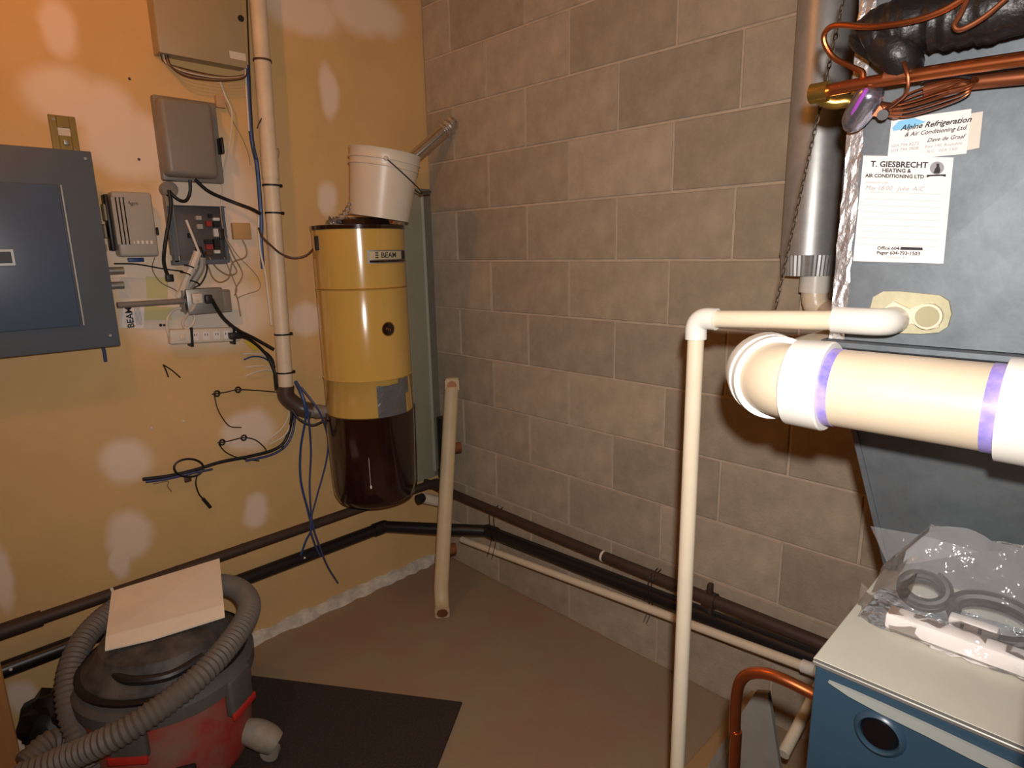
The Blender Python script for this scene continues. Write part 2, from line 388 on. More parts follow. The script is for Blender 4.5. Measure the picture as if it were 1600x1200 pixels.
# open terminal box
t = thing('terminal_box', (0, -.955, 1.44), 'open dark grey box with exposed terminals and bundled wires', 'terminal box')
boxL(272, 322, 352, 410, .001, .012, .002).build('tray', mat('tray_grey', (84, 78, 76), .5, var=.08), t)
for (a0, b0, a1, b1) in ((270, 320, 353, 324), (270, 407, 356, 412), (269, 322, 273, 410), (350, 322, 355, 410)):
    boxL(a0, b0, a1, b1, .012, .035, .001, 1).build('rim', M_PANEL, t)
for (a0, b0, a1, b1, mm) in ((333, 340, 344, 345, M_WHITEP), (334, 357, 345, 370, M_WHITEP), (335, 391, 345, 396, M_WHITEP), (334, 346, 344, 355, M_DARK), (322, 345, 332, 354, M_REDP), (308, 350, 318, 358, M_MODULE),
                             (320, 374, 333, 381, M_DARK), (322, 382, 334, 390, M_REDP), (334, 373, 345, 389, M_DARK), (322, 392, 333, 399, M_BROWNC), (326, 334, 333, 340, M_DARK), (306, 384, 314, 394, M_DARK), (294, 364, 301, 372, M_DARK), (306, 337, 316, 344, M_MODULE)):
    boxL(a0, b0, a1, b1, .012, .026, .0015, 1).build('terminal_block', mm, t)
# grey round cable fitting and conduit stubs
t = thing('cable_fitting', L(262, 300), 'round grey cable fitting in the drywall above the open terminal box', 'fitting')
p = L(261, 297, 0); MB().cyl(p, p+V((.03, 0, 0)), .024, 20).build('flange', M_BOXGREY, t)
q = L(261, 297, .02); MB().box(.001, .03, q.y-.012, q.y+.012, q.z-.20, q.z-.01, .004).build('sleeve', M_BOXGREY, t)
for (py0, py1, wh) in ((318, 345, 'uppermost'), (350, 372, 'middle'), (380, 394, 'lowest')):
    one(boxL(161, py0, 169, py1, .001, .04, .006, 2), 'conduit_nipple', M_BOXTAN, wh+' olive conduit nipple joining breaker panel and ribbed module', 'conduit fitting', 'conduit nipples beside the breaker panel')
for py, wh in ((423, 'upper'), (446, 'lower')):
    p = L(180, py, .03); one(MB().cyl(p+V((0, -.02, 0)), p+V((0, .022, 0)), .011, 14), 'cable_clamp', M_STEEL, wh+' small steel cable clamp on the edge of the breaker panel', 'clamp', 'cable clamps on the panel edge')
# receptacle box and conduit
t = thing('receptacle_box', (0, -.93, 1.29), 'steel receptacle box with plugs in it above the white power strip', 'outlet box')
boxL(290, 452, 352, 488, .001, .048, .004, 2).build('box', M_STEEL, t)
boxL(346, 453, 364, 487, .001, .04, .004, 2).build('side_plate', M_BOXGREY, t)
boxL(286, 454, 290, 488, .001, .05, .001, 1).build('edge_plate', M_STEEL, t)
boxL(300, 459, 318, 474, .048, .066, .004, 2).build('white_plug', M_WHITEC, t)
boxL(321, 461, 334, 474, .048, .070, .004, 2).build('black_plug', M_DARK, t)
a = L(182, 470, .03); b = L(290, 470, .03)
one(MB().cyl(V((.03, a.y, b.z)), V((.03, b.y-.001, b.z)), .009, 14), 'conduit', M_BOXGREY, 'thin grey conduit running from the breaker panel to receptacle box', 'conduit')
# power strip
def stripM(px, py, d): p = L(px, py, d); return p
t = thing('power_strip', L(320, 540), 'white six-outlet power strip tied to the drywall', 'power strip')
A, Bp = L(266, 527, .035), L(376, 522, .035); ang = math.atan2(Bp.z-A.z, Bp.y-A.y); cen = (A+Bp)/2
SM = Matrix.Translation(cen) @ Matrix.Rotation(ang, 4, 'X')
ln = (Bp-A).length/2
MB().box(-.034, 0, -ln, ln, -.024, .024, .006, 3, SM).build('body', M_WHITEC, t)
for k in range(5):
    y = -ln*.32+k*ln*.30
    ou = MB().box(0, .0025, y-.011, y+.011, -.014, .014, .003, 2, SM).build('outlet', M_PAPER, t)
    for s_ in (-1, 1): MB().box(.0025, .003, y+s_*.004-.001, y+s_*.004+.001, 0, .008, 0, 1, SM).build('slot', M_INK, ou)
MB().box(0, .006, -ln*.75, -ln*.6, -.008, .008, .002, 2, SM).build('switch', M_PVCOLD, t)
for y in (-ln*.42, ln*.80):
    MB().box(-.034, .004, y-.004, y+.004, -.034, .029, .001, 1, SM).build('tie', M_BLACK, t)
p = L(367, 524, .04); one(MB().box(.0355, .062, p.y-.022, p.y+.018, p.z-.011, p.z+.011, .004, 2), 'cord_plug', M_BLACK, 'black plug in the right end of the white power strip', 'plug')
# beige junction square, tan block
one(boxL(363, 348, 394, 374, .001, .02, .002), 'wall_jack', mat('jack_tan', (190, 152, 100), .6), 'small square tan wall jack beside the white riser pipe', 'wall jack')
one(boxL(337, 148, 354, 169, .001, .018, .002), 'splice_block', mat('block_pink', (196, 156, 116), .6), 'small pinkish splice block right of the rounded grey box', 'splice block')
one(boxL(342, 357, 352, 374, .036, .045, .002), 'clip', M_DARK, 'small dark clip on the right rim of open terminal box', 'clip')
# brass outlet plate above the panel
t = thing('outlet_plate', L(100, 235), 'tarnished brass cover plate with open window above the breaker panel', 'cover plate')
a, b = L(74, 178, .006), L(126, 240, .006)
zt, zb, yl, yr = a.z, b.z, a.y, b.y
for (y0, y1, z0, z1) in ((yl, yl+.018, zb, zt), (yr-.016, yr, zb, zt), (yl+.018, yr-.016, zt-.032, zt), (yl+.018, yr-.016, zb, zb+.045)):
    MB().box(.001, .006, y0, y1, z0, z1, .001, 1).build('plate', M_PLATE, t)
MB().box(.001, .004, yl+.018, yr-.016, zb+.045, zt-.032).build('opening', M_PAPER2, t)
MB().box(.006, .012, yl+.026, yr-.024, zb+.020, zb+.034, .002).build('toggle', M_STEEL, t)
for (py, pz) in ((yl+.012, zt-.012), (yr-.012, zb+.006)): MB().cyl(V((.006, py, pz)), V((.008, py, pz)), .004, 10).build('screw', M_STEEL, t)
# papers on the drywall
def paperL(name, quad, d, m, label, th=.0008):
    pts = [L(px, py, d) for px, py in quad]
    return one(MB().slab(pts, (th, 0, 0)), name, m, label, 'paper', smooth=False)
paperL('paper_note', ((188, 432), (236, 436), (232, 466), (186, 466)), .001, M_PAPER2, 'blank white note taped above the thin grey conduit')
sheet = thing('instruction_sheet', L(300, 510), 'large white instruction sheet on the drywall behind the power strip', 'paper')
MB().slab([L(px, py, .001) for px, py in ((186, 478), (378, 484), (380, 506), (300, 516), (186, 512))], (.0006, 0, 0)).build('sheet', M_PAPER2, sheet, smooth=False)
lb = thing('warranty_label', L(206, 510), 'narrow white label with upright black lettering right of the breaker panel', 'label')
MB().slab([L(px, py, .0018) for px, py in ((193, 470), (226, 470), (224, 513), (190, 512))], (.0006, 0, 0)).build('label_paper', M_PAPER, lb, smooth=False)
o_ = L(210, 512, .0028)
text_mesh('BEAM', .026, lambda x, y: V((.0028, o_.y-y, o_.z+x)), bold=.0006).build('lettering', M_INK, lb, smooth=False)
for k in range(5): p = L(214+k*2, 508, .0026); MB().box(.0024, .0027, p.y-.0006, p.y+.0006, p.z, p.z+.06).build('small_print', M_INKL, lb, smooth=False)
paperL('paper_tag', ((228, 432), (262, 434), (262, 466), (230, 466)), .0022, M_YELP, 'pale yellow paper label above the thin grey conduit')
paperL('paper_tag', ((226, 478), (270, 480), (268, 500), (226, 500)), .0028, M_YELP, 'pale yellow paper label under the thin grey conduit')
lt = thing('small_mark', L(256, 505), 'small black printed symbol on the white sheet left of the power strip', 'mark')
for k in range(3):
    p = L(251+k*5.5, 508, .0025); MB().cyl(p, p+V((.0006, 0, 0)), .005-.001*k, 10).build('dot', M_INK, lt)

# white riser pipe with ties, elbow to the vacuum
t = thing('riser_pipe', L(446, 612, .05), 'tall white vertical vacuum pipe with black ties on the drywall', 'pipe')
top, bot = V((.048, -.703, CZ-.002)), L(447, 608, .048)
zt0 = L(403, 0, .048); top = bot+(zt0-bot)*((CZ-.002-bot.z)/(zt0.z-bot.z))
riser = lambda z: V((.048, bot.y+(top.y-bot.y)*(z-bot.z)/(top.z-bot.z), z))
MB().cyl(top, bot, .0265, 24).build('pipe', M_PVCOLD, t)
zc = L(424, 258, .048).z; MB().cyl(riser(zc+.045), riser(zc-.045), .0285, 24).build('coupling', M_PVCOLD, t)
for (py, mm) in ((98, M_BROWNC), (290, M_BLACK), (333, M_BLACK), (524, M_BLACK), (585, M_BLACK)):
    z = L(425, py, .048).z; tt = MB().cyl(riser(z+.003), riser(z-.003), .0298 if py < 330 else .0278, 20).build('tie', mm, t)
    if mm is M_BLACK: c = riser(z); MB().box(c.x+.005, c.x+.014, c.y+.022, c.y+.034, z-.005, z+.005, .001, 1).build('tie_head', M_BLACK, tt)
VC = V((.210, -.490, 0)); VR = .160; VZ0, VZ1 = .515, 1.535
e0 = bot+V((0, 0, .012)); zel = L(485, 632, .10).z
t = thing('inlet_elbow', bot-V((0, 0, .1)), 'dark brown plastic elbow joining the white riser to the canister', 'pipe elbow')
MB().tube([e0, bot-V((0, 0, .03)), bot+V((.015, .04, -.075)), bot+V((.04, .075, -.092))], .030, 20, 8).build('bend', mat('elbow_brown', (78, 62, 52), .4), t)
MB().cyl(bot+V((.035, .068, -.090)), bot+V((.09, .12, -.095)), .024, 18).build('spigot', M_BOXGREY, t)
MB().cyl(bot+V((.050, .083, -.092)), bot+V((.060, .094, -.093)), .0262, 18).build('clamp', M_STEEL, t)

# ---- cables on the drywall
NC = [0]
def cable(pts, d, r, m, label, name='cable', cat='cable', group=None, seg=8):
    """pts: (px, py) or (px, py, depth)"""
    P = [L(p[0], p[1], p[2] if len(p) > 2 else d) for p in pts]
    return one(MB().tube(P, r, seg, 6), name, m, label, cat, group)
cable([(297, 281, .035), (297, 300, .03), (291, 313, .03), (281, 313, .035), (270, 305, .035), (264, 298, .035)], .03, .0052, M_BLACK, 'short black cable looping from the rounded grey box to the round fitting')
cable([(305, 281, .035), (328, 300, .03), (365, 316, .03), (392, 326, .06), (407, 334, .085)], .03, .0058, M_BLACK, 'black cable sloping from the rounded grey box to the white riser')
cable([(264, 297, .04), (267, 325, .045), (259, 375, .045), (256, 408, .03), (262, 430, .02), (267, 436, .015)], .03, .0056, M_BLACK, 'black cable hanging between ribbed module and open terminal box')
one(boxL(260, 429, 273, 440, .008, .03, .003), 'cable_knot', M_BLACK, 'black connector at the end of cable below the ribbed module', 'connector')
cable([(291, 344, .04), (299, 364, .045), (307, 384, .045), (311, 396, .045), (306, 404, .045)], .04, .0042, M_WHITEC, 'thin white wire across the face of open terminal box')
cable([(309, 394, .04), (301, 415, .04), (293, 432, .035), (284, 456, .02), (278, 464, .012)], .03, .0125, M_WHITEC, 'thick whitish wire bundle hanging below the open terminal box', 'wire_bundle')
cable([(316, 402, .035), (314, 420, .03), (302, 440, .025), (288, 458, .014)], .03, .0115, mat('cable_grey', (150, 146, 140), .5), 'thick grey wire bundle beside the whitish one below terminal box', 'wire_bundle')
cable([(314, 386, .04), (322, 408, .03), (323, 424, .02), (314, 443, .02), (300, 450, .014), (294, 449, .012)], .02, .0028, M_BLACK, 'thin black wire looping round the grey wire bundle')
for i, (px, py) in enumerate(((296, 416), (290, 427), (303, 440))):
    one(MB().tube([L(px-8, py-2, .034), L(px-2, py-1, .0515), L(px+6, py+2, .0515), L(px+9, py+6, .03)], .0022, 6, 4), 'cable_tie', M_BLACK, ('topmost', 'middle', 'lowest')[i]+' thin black cable tie wrapped round the hanging wire bundles', 'cable tie', 'ties on the wire bundles')
cable([(379, 375, .012), (385, 390), (383, 402), (364, 410), (360, 425), (356, 436), (343, 441), (332, 433), (326, 418), (318, 404)], .012, .0026, M_TANC, 'brown wire looping from the square tan jack to terminal box')
cable([(344, 322), (347, 350), (353, 372), (364, 398), (379, 428), (368, 452), (372, 470), (376, 494)], .040, .0022, M_TANC, 'thin tan wire zigzagging down to the receptacle box side')
cable([(355, 375), (372, 400), (392, 420), (404, 436), (405, 452), (384, 460), (370, 466)], .008, .0013, M_TANC, 'very thin tan wire arcing right of the receptacle box')
cable([(327, 402), (338, 418), (352, 428), (362, 430), (370, 424), (362, 408), (358, 396)], .022, .0024, M_TANC, 'curled tan wire beneath the open terminal box')
cable([(350, 402), (362, 430), (370, 452), (366, 462)], .016, .0018, M_TANC, 'thin tan wire dropping to the right end of receptacle box')
cable([(178, 412), (215, 413), (255, 420), (286, 424)], .010, .0022, M_BLACK, 'thin dark wire stretched from breaker panel under the ribbed module')
cable([(242, 402), (238, 420), (250, 440), (272, 452), (282, 460)], .006, .0018, M_TANC, 'thin tan wire curving below the ribbed module')
cable([(341, 120), (352, 150), (362, 175), (360, 215), (351, 262), (346, 310), (349, 345), (358, 372)], .022, .0030, M_WHITEC, 'pale wire running down right of the rounded grey box')
cable([(352, 160), (364, 190), (378, 215), (388, 240), (391, 258)], .010, .0014, M_TANC, 'thin tan wire slanting from splice block towards the riser')
cable([(386, 102), (389, 160), (392, 205), (396, 232), (402, 262), (408, 340), (408, 380), (411, 420)], .035, .0075, M_BLUEC, 'blue cable bundle running down behind the white riser pipe', 'cable_bundle')
cable([(383, 105), (386, 160), (389, 205)], .04, .0035, M_WHITEC, 'white cable dropping from the tan enclosure beside blue cables')
cable([(404, 330), (404, 360), (407, 395), (414, 425), (418, 455), (421, 480), (424, 508)], .05, .0036, M_WHITEC, 'white cable hugging the lower riser pipe below the black ties')
cable([(386, 0), (388, 60), (391, 130), (394, 190), (398, 240), (401, 250)], .055, .0026, M_BLACK, 'thin black cable along the left edge of upper riser pipe')
cable([(413, 0), (416, 70), (421, 140), (420, 165), (406, 190), (402, 200)], .060, .0022, M_BROWNC, 'thin brown wire bowing right of the upper riser pipe')
cable([(421, 285), (432, 235), (436, 240), (430, 260)], .02, .0016, M_TANC, 'tiny tan wire hook right of the riser pipe')
cable([(404, 356, .05), (410, 370, .085), (425, 385, .09), (440, 397, .09), (460, 403, .10), (480, 398, .12), (494, 383, .15)], .09, .0036, M_BROWNC, 'brown wire sagging from the riser pipe to the tan canister')
cable([(331, 468, .066), (340, 484, .05), (352, 500, .05), (372, 516, .068), (396, 528, .04), (428, 546, .055)], .05, .0060, M_BLACK, 'black power cord from the receptacle box to the riser pipe')
cable([(377, 525, .05), (392, 532, .035), (408, 545, .03), (420, 560, .03), (430, 585, .04), (432, 602, .04), (440, 622, .03)], .03, .0058, M_BLACK, 'black cord from the power strip plug bending down the riser')
cable([(411, 548), (420, 555), (427, 566), (429, 590), (431, 610)], .016, .0046, M_BLACK, 'second black cord close to the wall left of the riser foot')
cable([(309, 468, .066), (301, 482, .05), (288, 498, .03), (286, 508, .025), (293, 513, .025), (301, 506, .03), (304, 495, .03), (297, 486, .02)], .03, .0046, M_WHITEC, 'white cord knotted below the white plug of receptacle box')
cable([(270, 532, .02), (262, 518, .016), (262, 497, .014), (272, 484, .012), (288, 482, .012), (300, 488, .014)], .014, .0046, M_WHITEC, 'white cord looping round the left end of power strip')
for i, (a_, mm, lab) in enumerate(((((381, 553), (398, 553), (414, 556), (429, 570)), M_WHITEC, 'topmost short white wire stub left of the riser foot'), (((381, 562), (396, 557), (414, 560), (430, 573)), M_BLUEC, 'short blue wire stub left of the riser foot'),
        (((384, 574), (400, 572), (418, 573), (431, 577)), M_WHITEC, 'white wire stub just below the blue one left of riser'), (((384, 588), (398, 582), (416, 578), (431, 581)), M_WHITEC, 'lowest curved white wire stub left of the riser foot'))):
    cable([(p[0], p[1], .004 if k == 0 else .014) for k, p in enumerate(a_)], .012, .0028, mm, lab, 'wire_stub')
one(MB().slab([L(378, 531, .008), L(402, 536, .008), (L(408, 546, .008)), L(396, 548, .008)], (.001, 0, 0)), 'cable_tag', M_YTAG, 'small yellow tag on the black cord by the power strip', 'tag', smooth=False)
# ties with knots lower on the wall
def tie(pts, knots, label, r=.0022):
    t = thing('loose_tie', L(*pts[0]), label, 'cable tie')
    MB().tube([L(p[0], p[1], .008) for p in pts], r, 8, 6).build('strap', M_BLACK, t)
    for (px, py) in knots: q = L(px, py, .010); MB().tube([q+V((0, .009*math.cos(k*math.pi/4), .009*math.sin(k*math.pi/4))) for k in range(9)], .0032, 6, 2).build('knot', M_BLACK, t)
    return t
tie([(331, 616), (352, 613), (372, 609), (400, 610), (436, 613)], [(339, 615), (372, 609)], 'upper black strap with two knots pinned on the drywall')
cable([(335, 618), (339, 636), (347, 652), (359, 666), (377, 668)], .006, .0022, M_BROWNC, 'thin brown wire hanging in a curve from upper knotted strap')
tie([(340, 692), (358, 689), (380, 684), (398, 687), (412, 698), (418, 708)], [(347, 691), (381, 684)], 'lower black strap with two knots above the cable bundle')
cable([(342, 694), (352, 706), (368, 714), (384, 718), (405, 720)], .008, .0022, M_BLACK, 'thin black wire bowing below the lower knotted strap')
cable([(223, 749, .010), (262, 744, .012), (302, 735, .013), (345, 722, .013), (390, 713, .013), (425, 704, .013), (443, 692, .015), (452, 672, .02), (456, 650, .03), (455, 628, .03)], .013, .0062, M_BLACK, 'thick black cable bundle sweeping from riser foot along the drywall', 'cable_bundle')
cable([(228, 753), (262, 748), (302, 739), (332, 733)], .022, .0042, M_BLUED, 'blue cable along the left end of black cable bundle')
cable([(384, 720), (420, 712), (443, 700), (455, 682), (460, 660), (459, 638)], .012, .0048, M_BLUED, 'dark blue cable beside the black bundle under the riser foot')
cable([(240, 756), (262, 752), (262, 760), (268, 768)], .012, .0018, M_TANC, 'tan frayed wire end below the left tip of cable bundle')
one(MB().tube([L(295+23*math.cos(k*math.pi/8), 731+14*math.sin(k*math.pi/8), .024) for k in range(17)], .0036, 8, 2), 'cable_loop', M_BLACK, 'round black cable loop hanging on the cable bundle', 'cable')
cable([(308, 742), (306, 756), (311, 772), (319, 781)], .012, .0026, M_BLACK, 'thin black lead dropping from the round cable loop')
cable([(317, 779), (323, 786), (329, 793)], .012, .0058, M_DARK, 'black plug end of lead below the round cable loop', 'lead_plug', 'plug')
one(boxL(288, 746, 300, 752, .008, .016, .002), 'lead_clip', M_BROWNC, 'small brown clip under the round cable loop', 'clip')
cable([(453, 632, .03), (449, 655), (438, 672), (418, 688, .004)], .02, .0026, M_WHITEC, 'upper thin white wire curving from riser foot into the drywall', 'wire_stub')
cable([(456, 634, .03), (453, 662), (445, 680), (422, 694, .004)], .024, .0026, M_WHITEC, 'lower thin white wire curving from riser foot into the drywall', 'wire_stub')
cable([(443, 690), (441, 702)], .026, .0036, M_BLACK, 'short black tie tail at the bend of the cable bundle', 'tie_tail', 'cable tie')
cable([(463, 598, .085), (474, 625, .118), (478, 650, .112), (470, 700, .085), (470, 750, .075), (482, 800, .088), (487, 825, .094), (478, 845, .097), (470, 868, .092)], .09, .0040, M_BLUEC, 'blue cable hanging from riser foot, left strand of three')
cable([(466, 600, .094), (480, 640, .126), (486, 700, .097), (484, 760, .086), (488, 815, .098), (498, 850, .102), (512, 885, .075), (528, 911, .03)], .09, .0036, M_BLUED, 'dark blue cable hanging to the lowest point above the kerb')
cable([(470, 604, .094), (497, 640, .135), (512, 680, .105), (510, 720, .085), (494, 780, .085), (485, 820, .106), (492, 850, .110), (500, 868, .104)], .09, .0034, M_BLUED, 'dark blue cable bowing out past the canister bottom')
cable([(462, 596, .085), (470, 612, .116), (476, 632, .128), (479, 650, .125)], .1, .0060, M_BLUEC, 'thick blue cable bundle over the brown elbow', 'cable_bundle')
cable([(456, 640, .085), (468, 655, .10), (488, 664, .12), (505, 658, .14)], .1, .0040, M_BLACK, 'black wire curving under the brown elbow to the canister')
t = thing('loose_tie', L(262, 585), 'small black V-shaped tie tail sticking out of the drywall', 'cable tie')
MB().tube([L(255, 570, .002), L(259, 578, .02), L(263, 589, .03)], .0022, 6, 3).build('tail', M_BLACK, t); MB().tube([L(255, 570, .002), L(268, 578, .02), L(282, 590, .035)], .0022, 6, 3).build('tail', M_BLACK, t)
one(MB().tube([L(160, 540, .02), L(163, 550, .02), L(165, 565, .018)], .005, 8, 3), 'cable_stub', M_BLUED, 'short dark cable stub below the breaker panel', 'cable')
# loops of wire below the tan enclosure
cols = [M_BROWNC, M_TANC, M_WHITEC, M_BROWNC, M_TANC, M_BROWNC]
for k in range(6):
    dy = k*2.2
    cable([(251+k*2, 84, .03), (258+k*2, 98+dy*.5), (290, 108+dy), (330, 117+dy*.8), (360, 120+dy*.5), (383, 116+dy*.4), (386, 104, .03)], .02+.007*k, .0022, cols[k], 'thin wire looping in the loose bundle under the tan enclosure', 'enclosure_wire', 'wire', 'wires under the tan enclosure')
for px, py in ((287, 658), (237, 669), (217, 249), (202, 123)):
    q = L(px, py); one(MB().sphere(q+V((.001, 0, 0)), .004, 8), 'wall_plug', M_CLIPW if py > 300 else M_BROWNC, 'small pale plug in the tan drywall below the boxes' if py > 300 else 'tiny dark nail in the drywall near the rounded grey box', 'wall plug', 'pale wall plugs' if py > 300 else 'dark nails')

# ================================================================== PIPES ALONG THE WALLS
BX = .055                                        # brown pipe off the drywall
zb_ = .412
t = thing('iron_pipe', (BX, -1.2, zb_), 'long rusty brown iron pipe along drywall and block wall', 'pipe')
yb2 = -.115
MB().tube([V((BX, -2.3, zb_)), V((BX, -1.0, zb_)), V((BX, yb2-.03, zb_)), V((BX+.012, yb2-.010, zb_)), V((BX+.04, yb2, zb_)), V((.9, yb2, zb_-.008)), V((1.95, yb2, zb_-.004))], .0185, 16, 5).build('pipe', M_IRON, t)
for px in (30,):
    c = L(px, 968, BX); MB().cyl(V((BX, c.y-.05, zb_)), V((BX, c.y+.05, zb_)), .0235, 18).build('coupling', M_IRON, t)
c = B(1112, 922, -yb2); MB().cyl(V((c.x-.02, yb2, zb_-.007)), V((c.x+.015, yb2, zb_-.007)), .024, 16).build('union', M_IRON, t)
MB().box(c.x-.010, c.x+.006, yb2-.014, yb2+.004, zb_+.012, zb_+.048, .004).build('union_lug', M_IRON, t)
MB().box(c.x-.004, c.x+.008, yb2-.014, yb2+.004, zb_-.050, zb_-.018, .004).build('union_lug', M_IRON, t)
for (px, py) in ((175, 925), (277, 888), (380, 853)):
    c = L(px, py, BX); MB().cyl(V((BX, c.y-.004, zb_)), V((BX, c.y+.004, zb_)), .0195, 16).build('paint_ring', M_CLIPW if px < 200 else M_IRON, t)
c = B(943, 868, -yb2); MB().cyl(V((c.x-.004, yb2, zb_-.008)), V((c.x+.004, yb2, zb_-.008)), .0195, 16).build('paint_ring', M_CLIPW, t)
# black drain pipe, cut across the corner
t = thing('drain_pipe', (.08, -1.2, .27), 'black plastic drain pipe cutting across the room corner', 'pipe')
xd = .062
p1, p2 = V((xd, -.375, .298)), V((.405, -.092, .290))
MB().cyl(V((xd, -2.3, .302)), p1, .0245, 18).build('pipe', M_ABS, t)
MB().cyl(p1, p2, .0243, 18).build('pipe', M_ABS, t)
pe = V((1.95, -.092, .352)); MB().cyl(p2, pe, .0245, 18).build('pipe', M_ABS, t)
for q in (p1, p2): MB().sphere(q, .0275, 14).build('elbow', M_ABS, t)
dirp = (pe-p2).normalized(); MB().cyl(p2+dirp*.015, p2+dirp*.05, .0285, 18).build('collar', M_ABS, t); MB().cyl(p1-V((0, .05, 0)), p1-V((0, .01, 0)), .0285, 18).build('collar', M_ABS, t)
for (px, py) in ((472, 875), (15, 1040)):
    c = L(px, py, xd); MB().sphere(V((xd+.024, c.y, .306)), .0045, 8).build('white_spot', M_CLIPW, t)
# pale condensate pipe
t = thing('condensate_pipe', (1.0, -.12, .2), 'slim cream pvc pipe sloping below the black drain on block wall', 'pipe')
q1, q2 = B(722, 843, .112), B(1256, 1041, .155)
MB().cyl(q1, q2, .0135, 16).build('pipe', M_PVCC, t)
dq = (q2-q1).normalized(); q3 = q2+dq*.04
MB().cyl(q2-dq*.004, q2+dq*.03, .0175, 16).build('coupling', M_PVC, t)
MB().tube([q2+dq*.02, q3+V((0, -.005, -.004)), q3+V((.012, -.035, -.012)), q3+V((.012, -.25, -.075))], .0135, 14, 5).build('return_pipe', M_PVCC, t)
# hanging wire ties on the pipes
for (px, py, g) in ((775, 800, 0), (768, 803, 1), (1022, 905, 2), (1017, 908, 3)):
    c = B(px, py, .13); zt_ = zb_+.02
    one(MB().tube([V((c.x, -.09, zb_+.012)), V((c.x, -.137, zb_)), V((c.x-.004, -.138, zb_-.05)), V((c.x-.006, -.126, .30)), V((c.x-.008, -.152, .22 if px < 900 else .26))], .0014, 6, 4), 'wire_tie', M_BLACK,
        'thin black wire tie hanging on the pipes near the room corner' if px < 900 else 'thin black wire tie hanging on the pipes left of the white standpipe', 'wire tie', 'wire ties near the corner' if px < 900 else 'wire ties near the standpipe')
# black vertical standpipe and white fitting in the corner
t = thing('corner_standpipe', (.072, -.05, .44), 'short black vertical pipe standing in the room corner', 'pipe')
MB().cyl(V((.075, -.046, .435)), V((.075, -.046, .715)), .026, 18).build('pipe', M_ABS, t); MB().cyl(V((.075, -.046, .435)), V((.075, -.046, .47)), .030, 18).build('socket', M_ABS, t)
t = thing('drain_fitting', (.10, -.13, .34), 'white drain fitting with black end under the iron pipe in the corner', 'pipe fitting')
a, b = L(661, 778, .105), L(697, 786, .115)
MB().cyl(a-V((0, .03, 0)), a, .022, 16).build('black_end', M_ABS, t); MB().cyl(a, b, .024, 16).build('white_sleeve', M_PVCC, t)
# cream rail leaning in the corner
t = thing('wooden_rail', F(692, 962), 'cream painted bent wooden rail leaning upright in the room corner', 'rail')
p0, p3 = F(691, 955, .026), B(706, 592, .075)
dirr = (p3-p0).normalized(); tocam = V((CP.x-p0.x, CP.y-p0.y, 0)).normalized()
pb = p0-tocam*.055; pb.z = .10
RW = .029
def rail_sweep(pts, w):
    mbx = MB(); P = [V(p) for p in pts]; side = tocam.cross(V((0, 0, 1))).normalized(); ring = []
    for i, p in enumerate(P):
        tg = (P[min(i+1, len(P)-1)]-P[max(i-1, 0)]).normalized(); nn = side.cross(tg).normalized()
        for a_, b_ in ((-1, -.7), (-.7, -1), (.7, -1), (1, -.7), (1, .7), (.7, 1), (-.7, 1), (-1, .7)): ring.append(p+side*(a_*w)+nn*(b_*w))
    fs = []
    for i in range(len(P)-1):
        for k in range(8): fs.append((i*8+k, i*8+(k+1) % 8, (i+1)*8+(k+1) % 8, (i+1)*8+k))
    fs += [tuple(range(7, -1, -1)), tuple((len(P)-1)*8+k for k in range(8))]
    return mbx.add(ring, fs)
path = [p0+tocam*.012, p0-tocam*.015+V((0, 0, .006)), p0-tocam*.04+V((0, 0, .035)), pb]
tp = p3-dirr*.05
path += [pb.lerp(tp, .33), pb.lerp(tp, .66), tp, p3]
rail_sweep(path, RW).build('bar', M_RAIL, t, ang=50)
MB().cyl(path[0]-tocam*.002+V((0, 0, -.001)), path[0]+tocam*.0035+V((0, 0, -.003)), RW*.78, 8).build('raw_end', M_RUST, t)
rail_sweep([p3-dirr*.022-tocam*.01, p3-dirr*.022+tocam*.03], RW*1.02).build('top_block', M_RAIL, t, ang=50)
MB().cyl(p3-dirr*.022+tocam*.0295, p3-dirr*.022+tocam*.0335, RW*.70, 8).build('raw_end', mat('raw_pink', (190, 132, 96), .8), t)
sd = V((0, 0, 1)).cross(tocam).normalized()
if sd.dot(RT) < 0: sd = -sd
for fr in (.70, .185):
    c = pb.lerp(tp, fr); MB().cyl(c+sd*(RW*.9), c+sd*(RW+.024)-tocam*.004, .022, 14).build('dowel', M_RUST, t)

# ================================================================== CENTRAL VACUUM
def hit_cyl(px, py, c, r):
    d = ray(px, py); ox, oy = CP.x-c.x, CP.y-c.y
    a = d.x*d.x+d.y*d.y; b = 2*(ox*d.x+oy*d.y); cc = ox*ox+oy*oy-r*r
    tt = (-b-math.sqrt(max(0, b*b-4*a*cc)))/(2*a); return CP+d*tt
def ang_of(p, c): return math.atan2(p.y-c.y, p.x-c.x)
t = thing('canister_vacuum', (VC.x, VC.y, VZ0), 'tall tan cylindrical canister vacuum with dark brown bottom bucket', 'vacuum')
zr1 = hit_cyl(570, 452, VC, VR).z; zr2 = hit_cyl(570, 597, VC, VR).z; zr3 = hit_cyl(585, 656, VC, VR).z
pr = [(VR, zr3), (VR, zr2-.003), (VR+.003, zr2), (VR, zr2+.003), (VR, zr1-.004), (VR+.003, zr1-.002), (VR-.002, zr1), (VR+.003, zr1+.002), (VR, zr1+.004), (VR, VZ1-.012)]
MB().lathe(pr, VC, 56).build('body', M_VAC, t, ang=50)
MB().lathe([(.02, VZ0), (VR-.035, VZ0), (VR-.014, VZ0+.010), (VR-.004, VZ0+.03), (VR+.001, VZ0+.07), (VR+.006, zr3-.02), (VR+.007, zr3+.004), (VR-.002, zr3+.006)], VC, 56).build('dirt_bucket', M_VACB, t, ang=50)
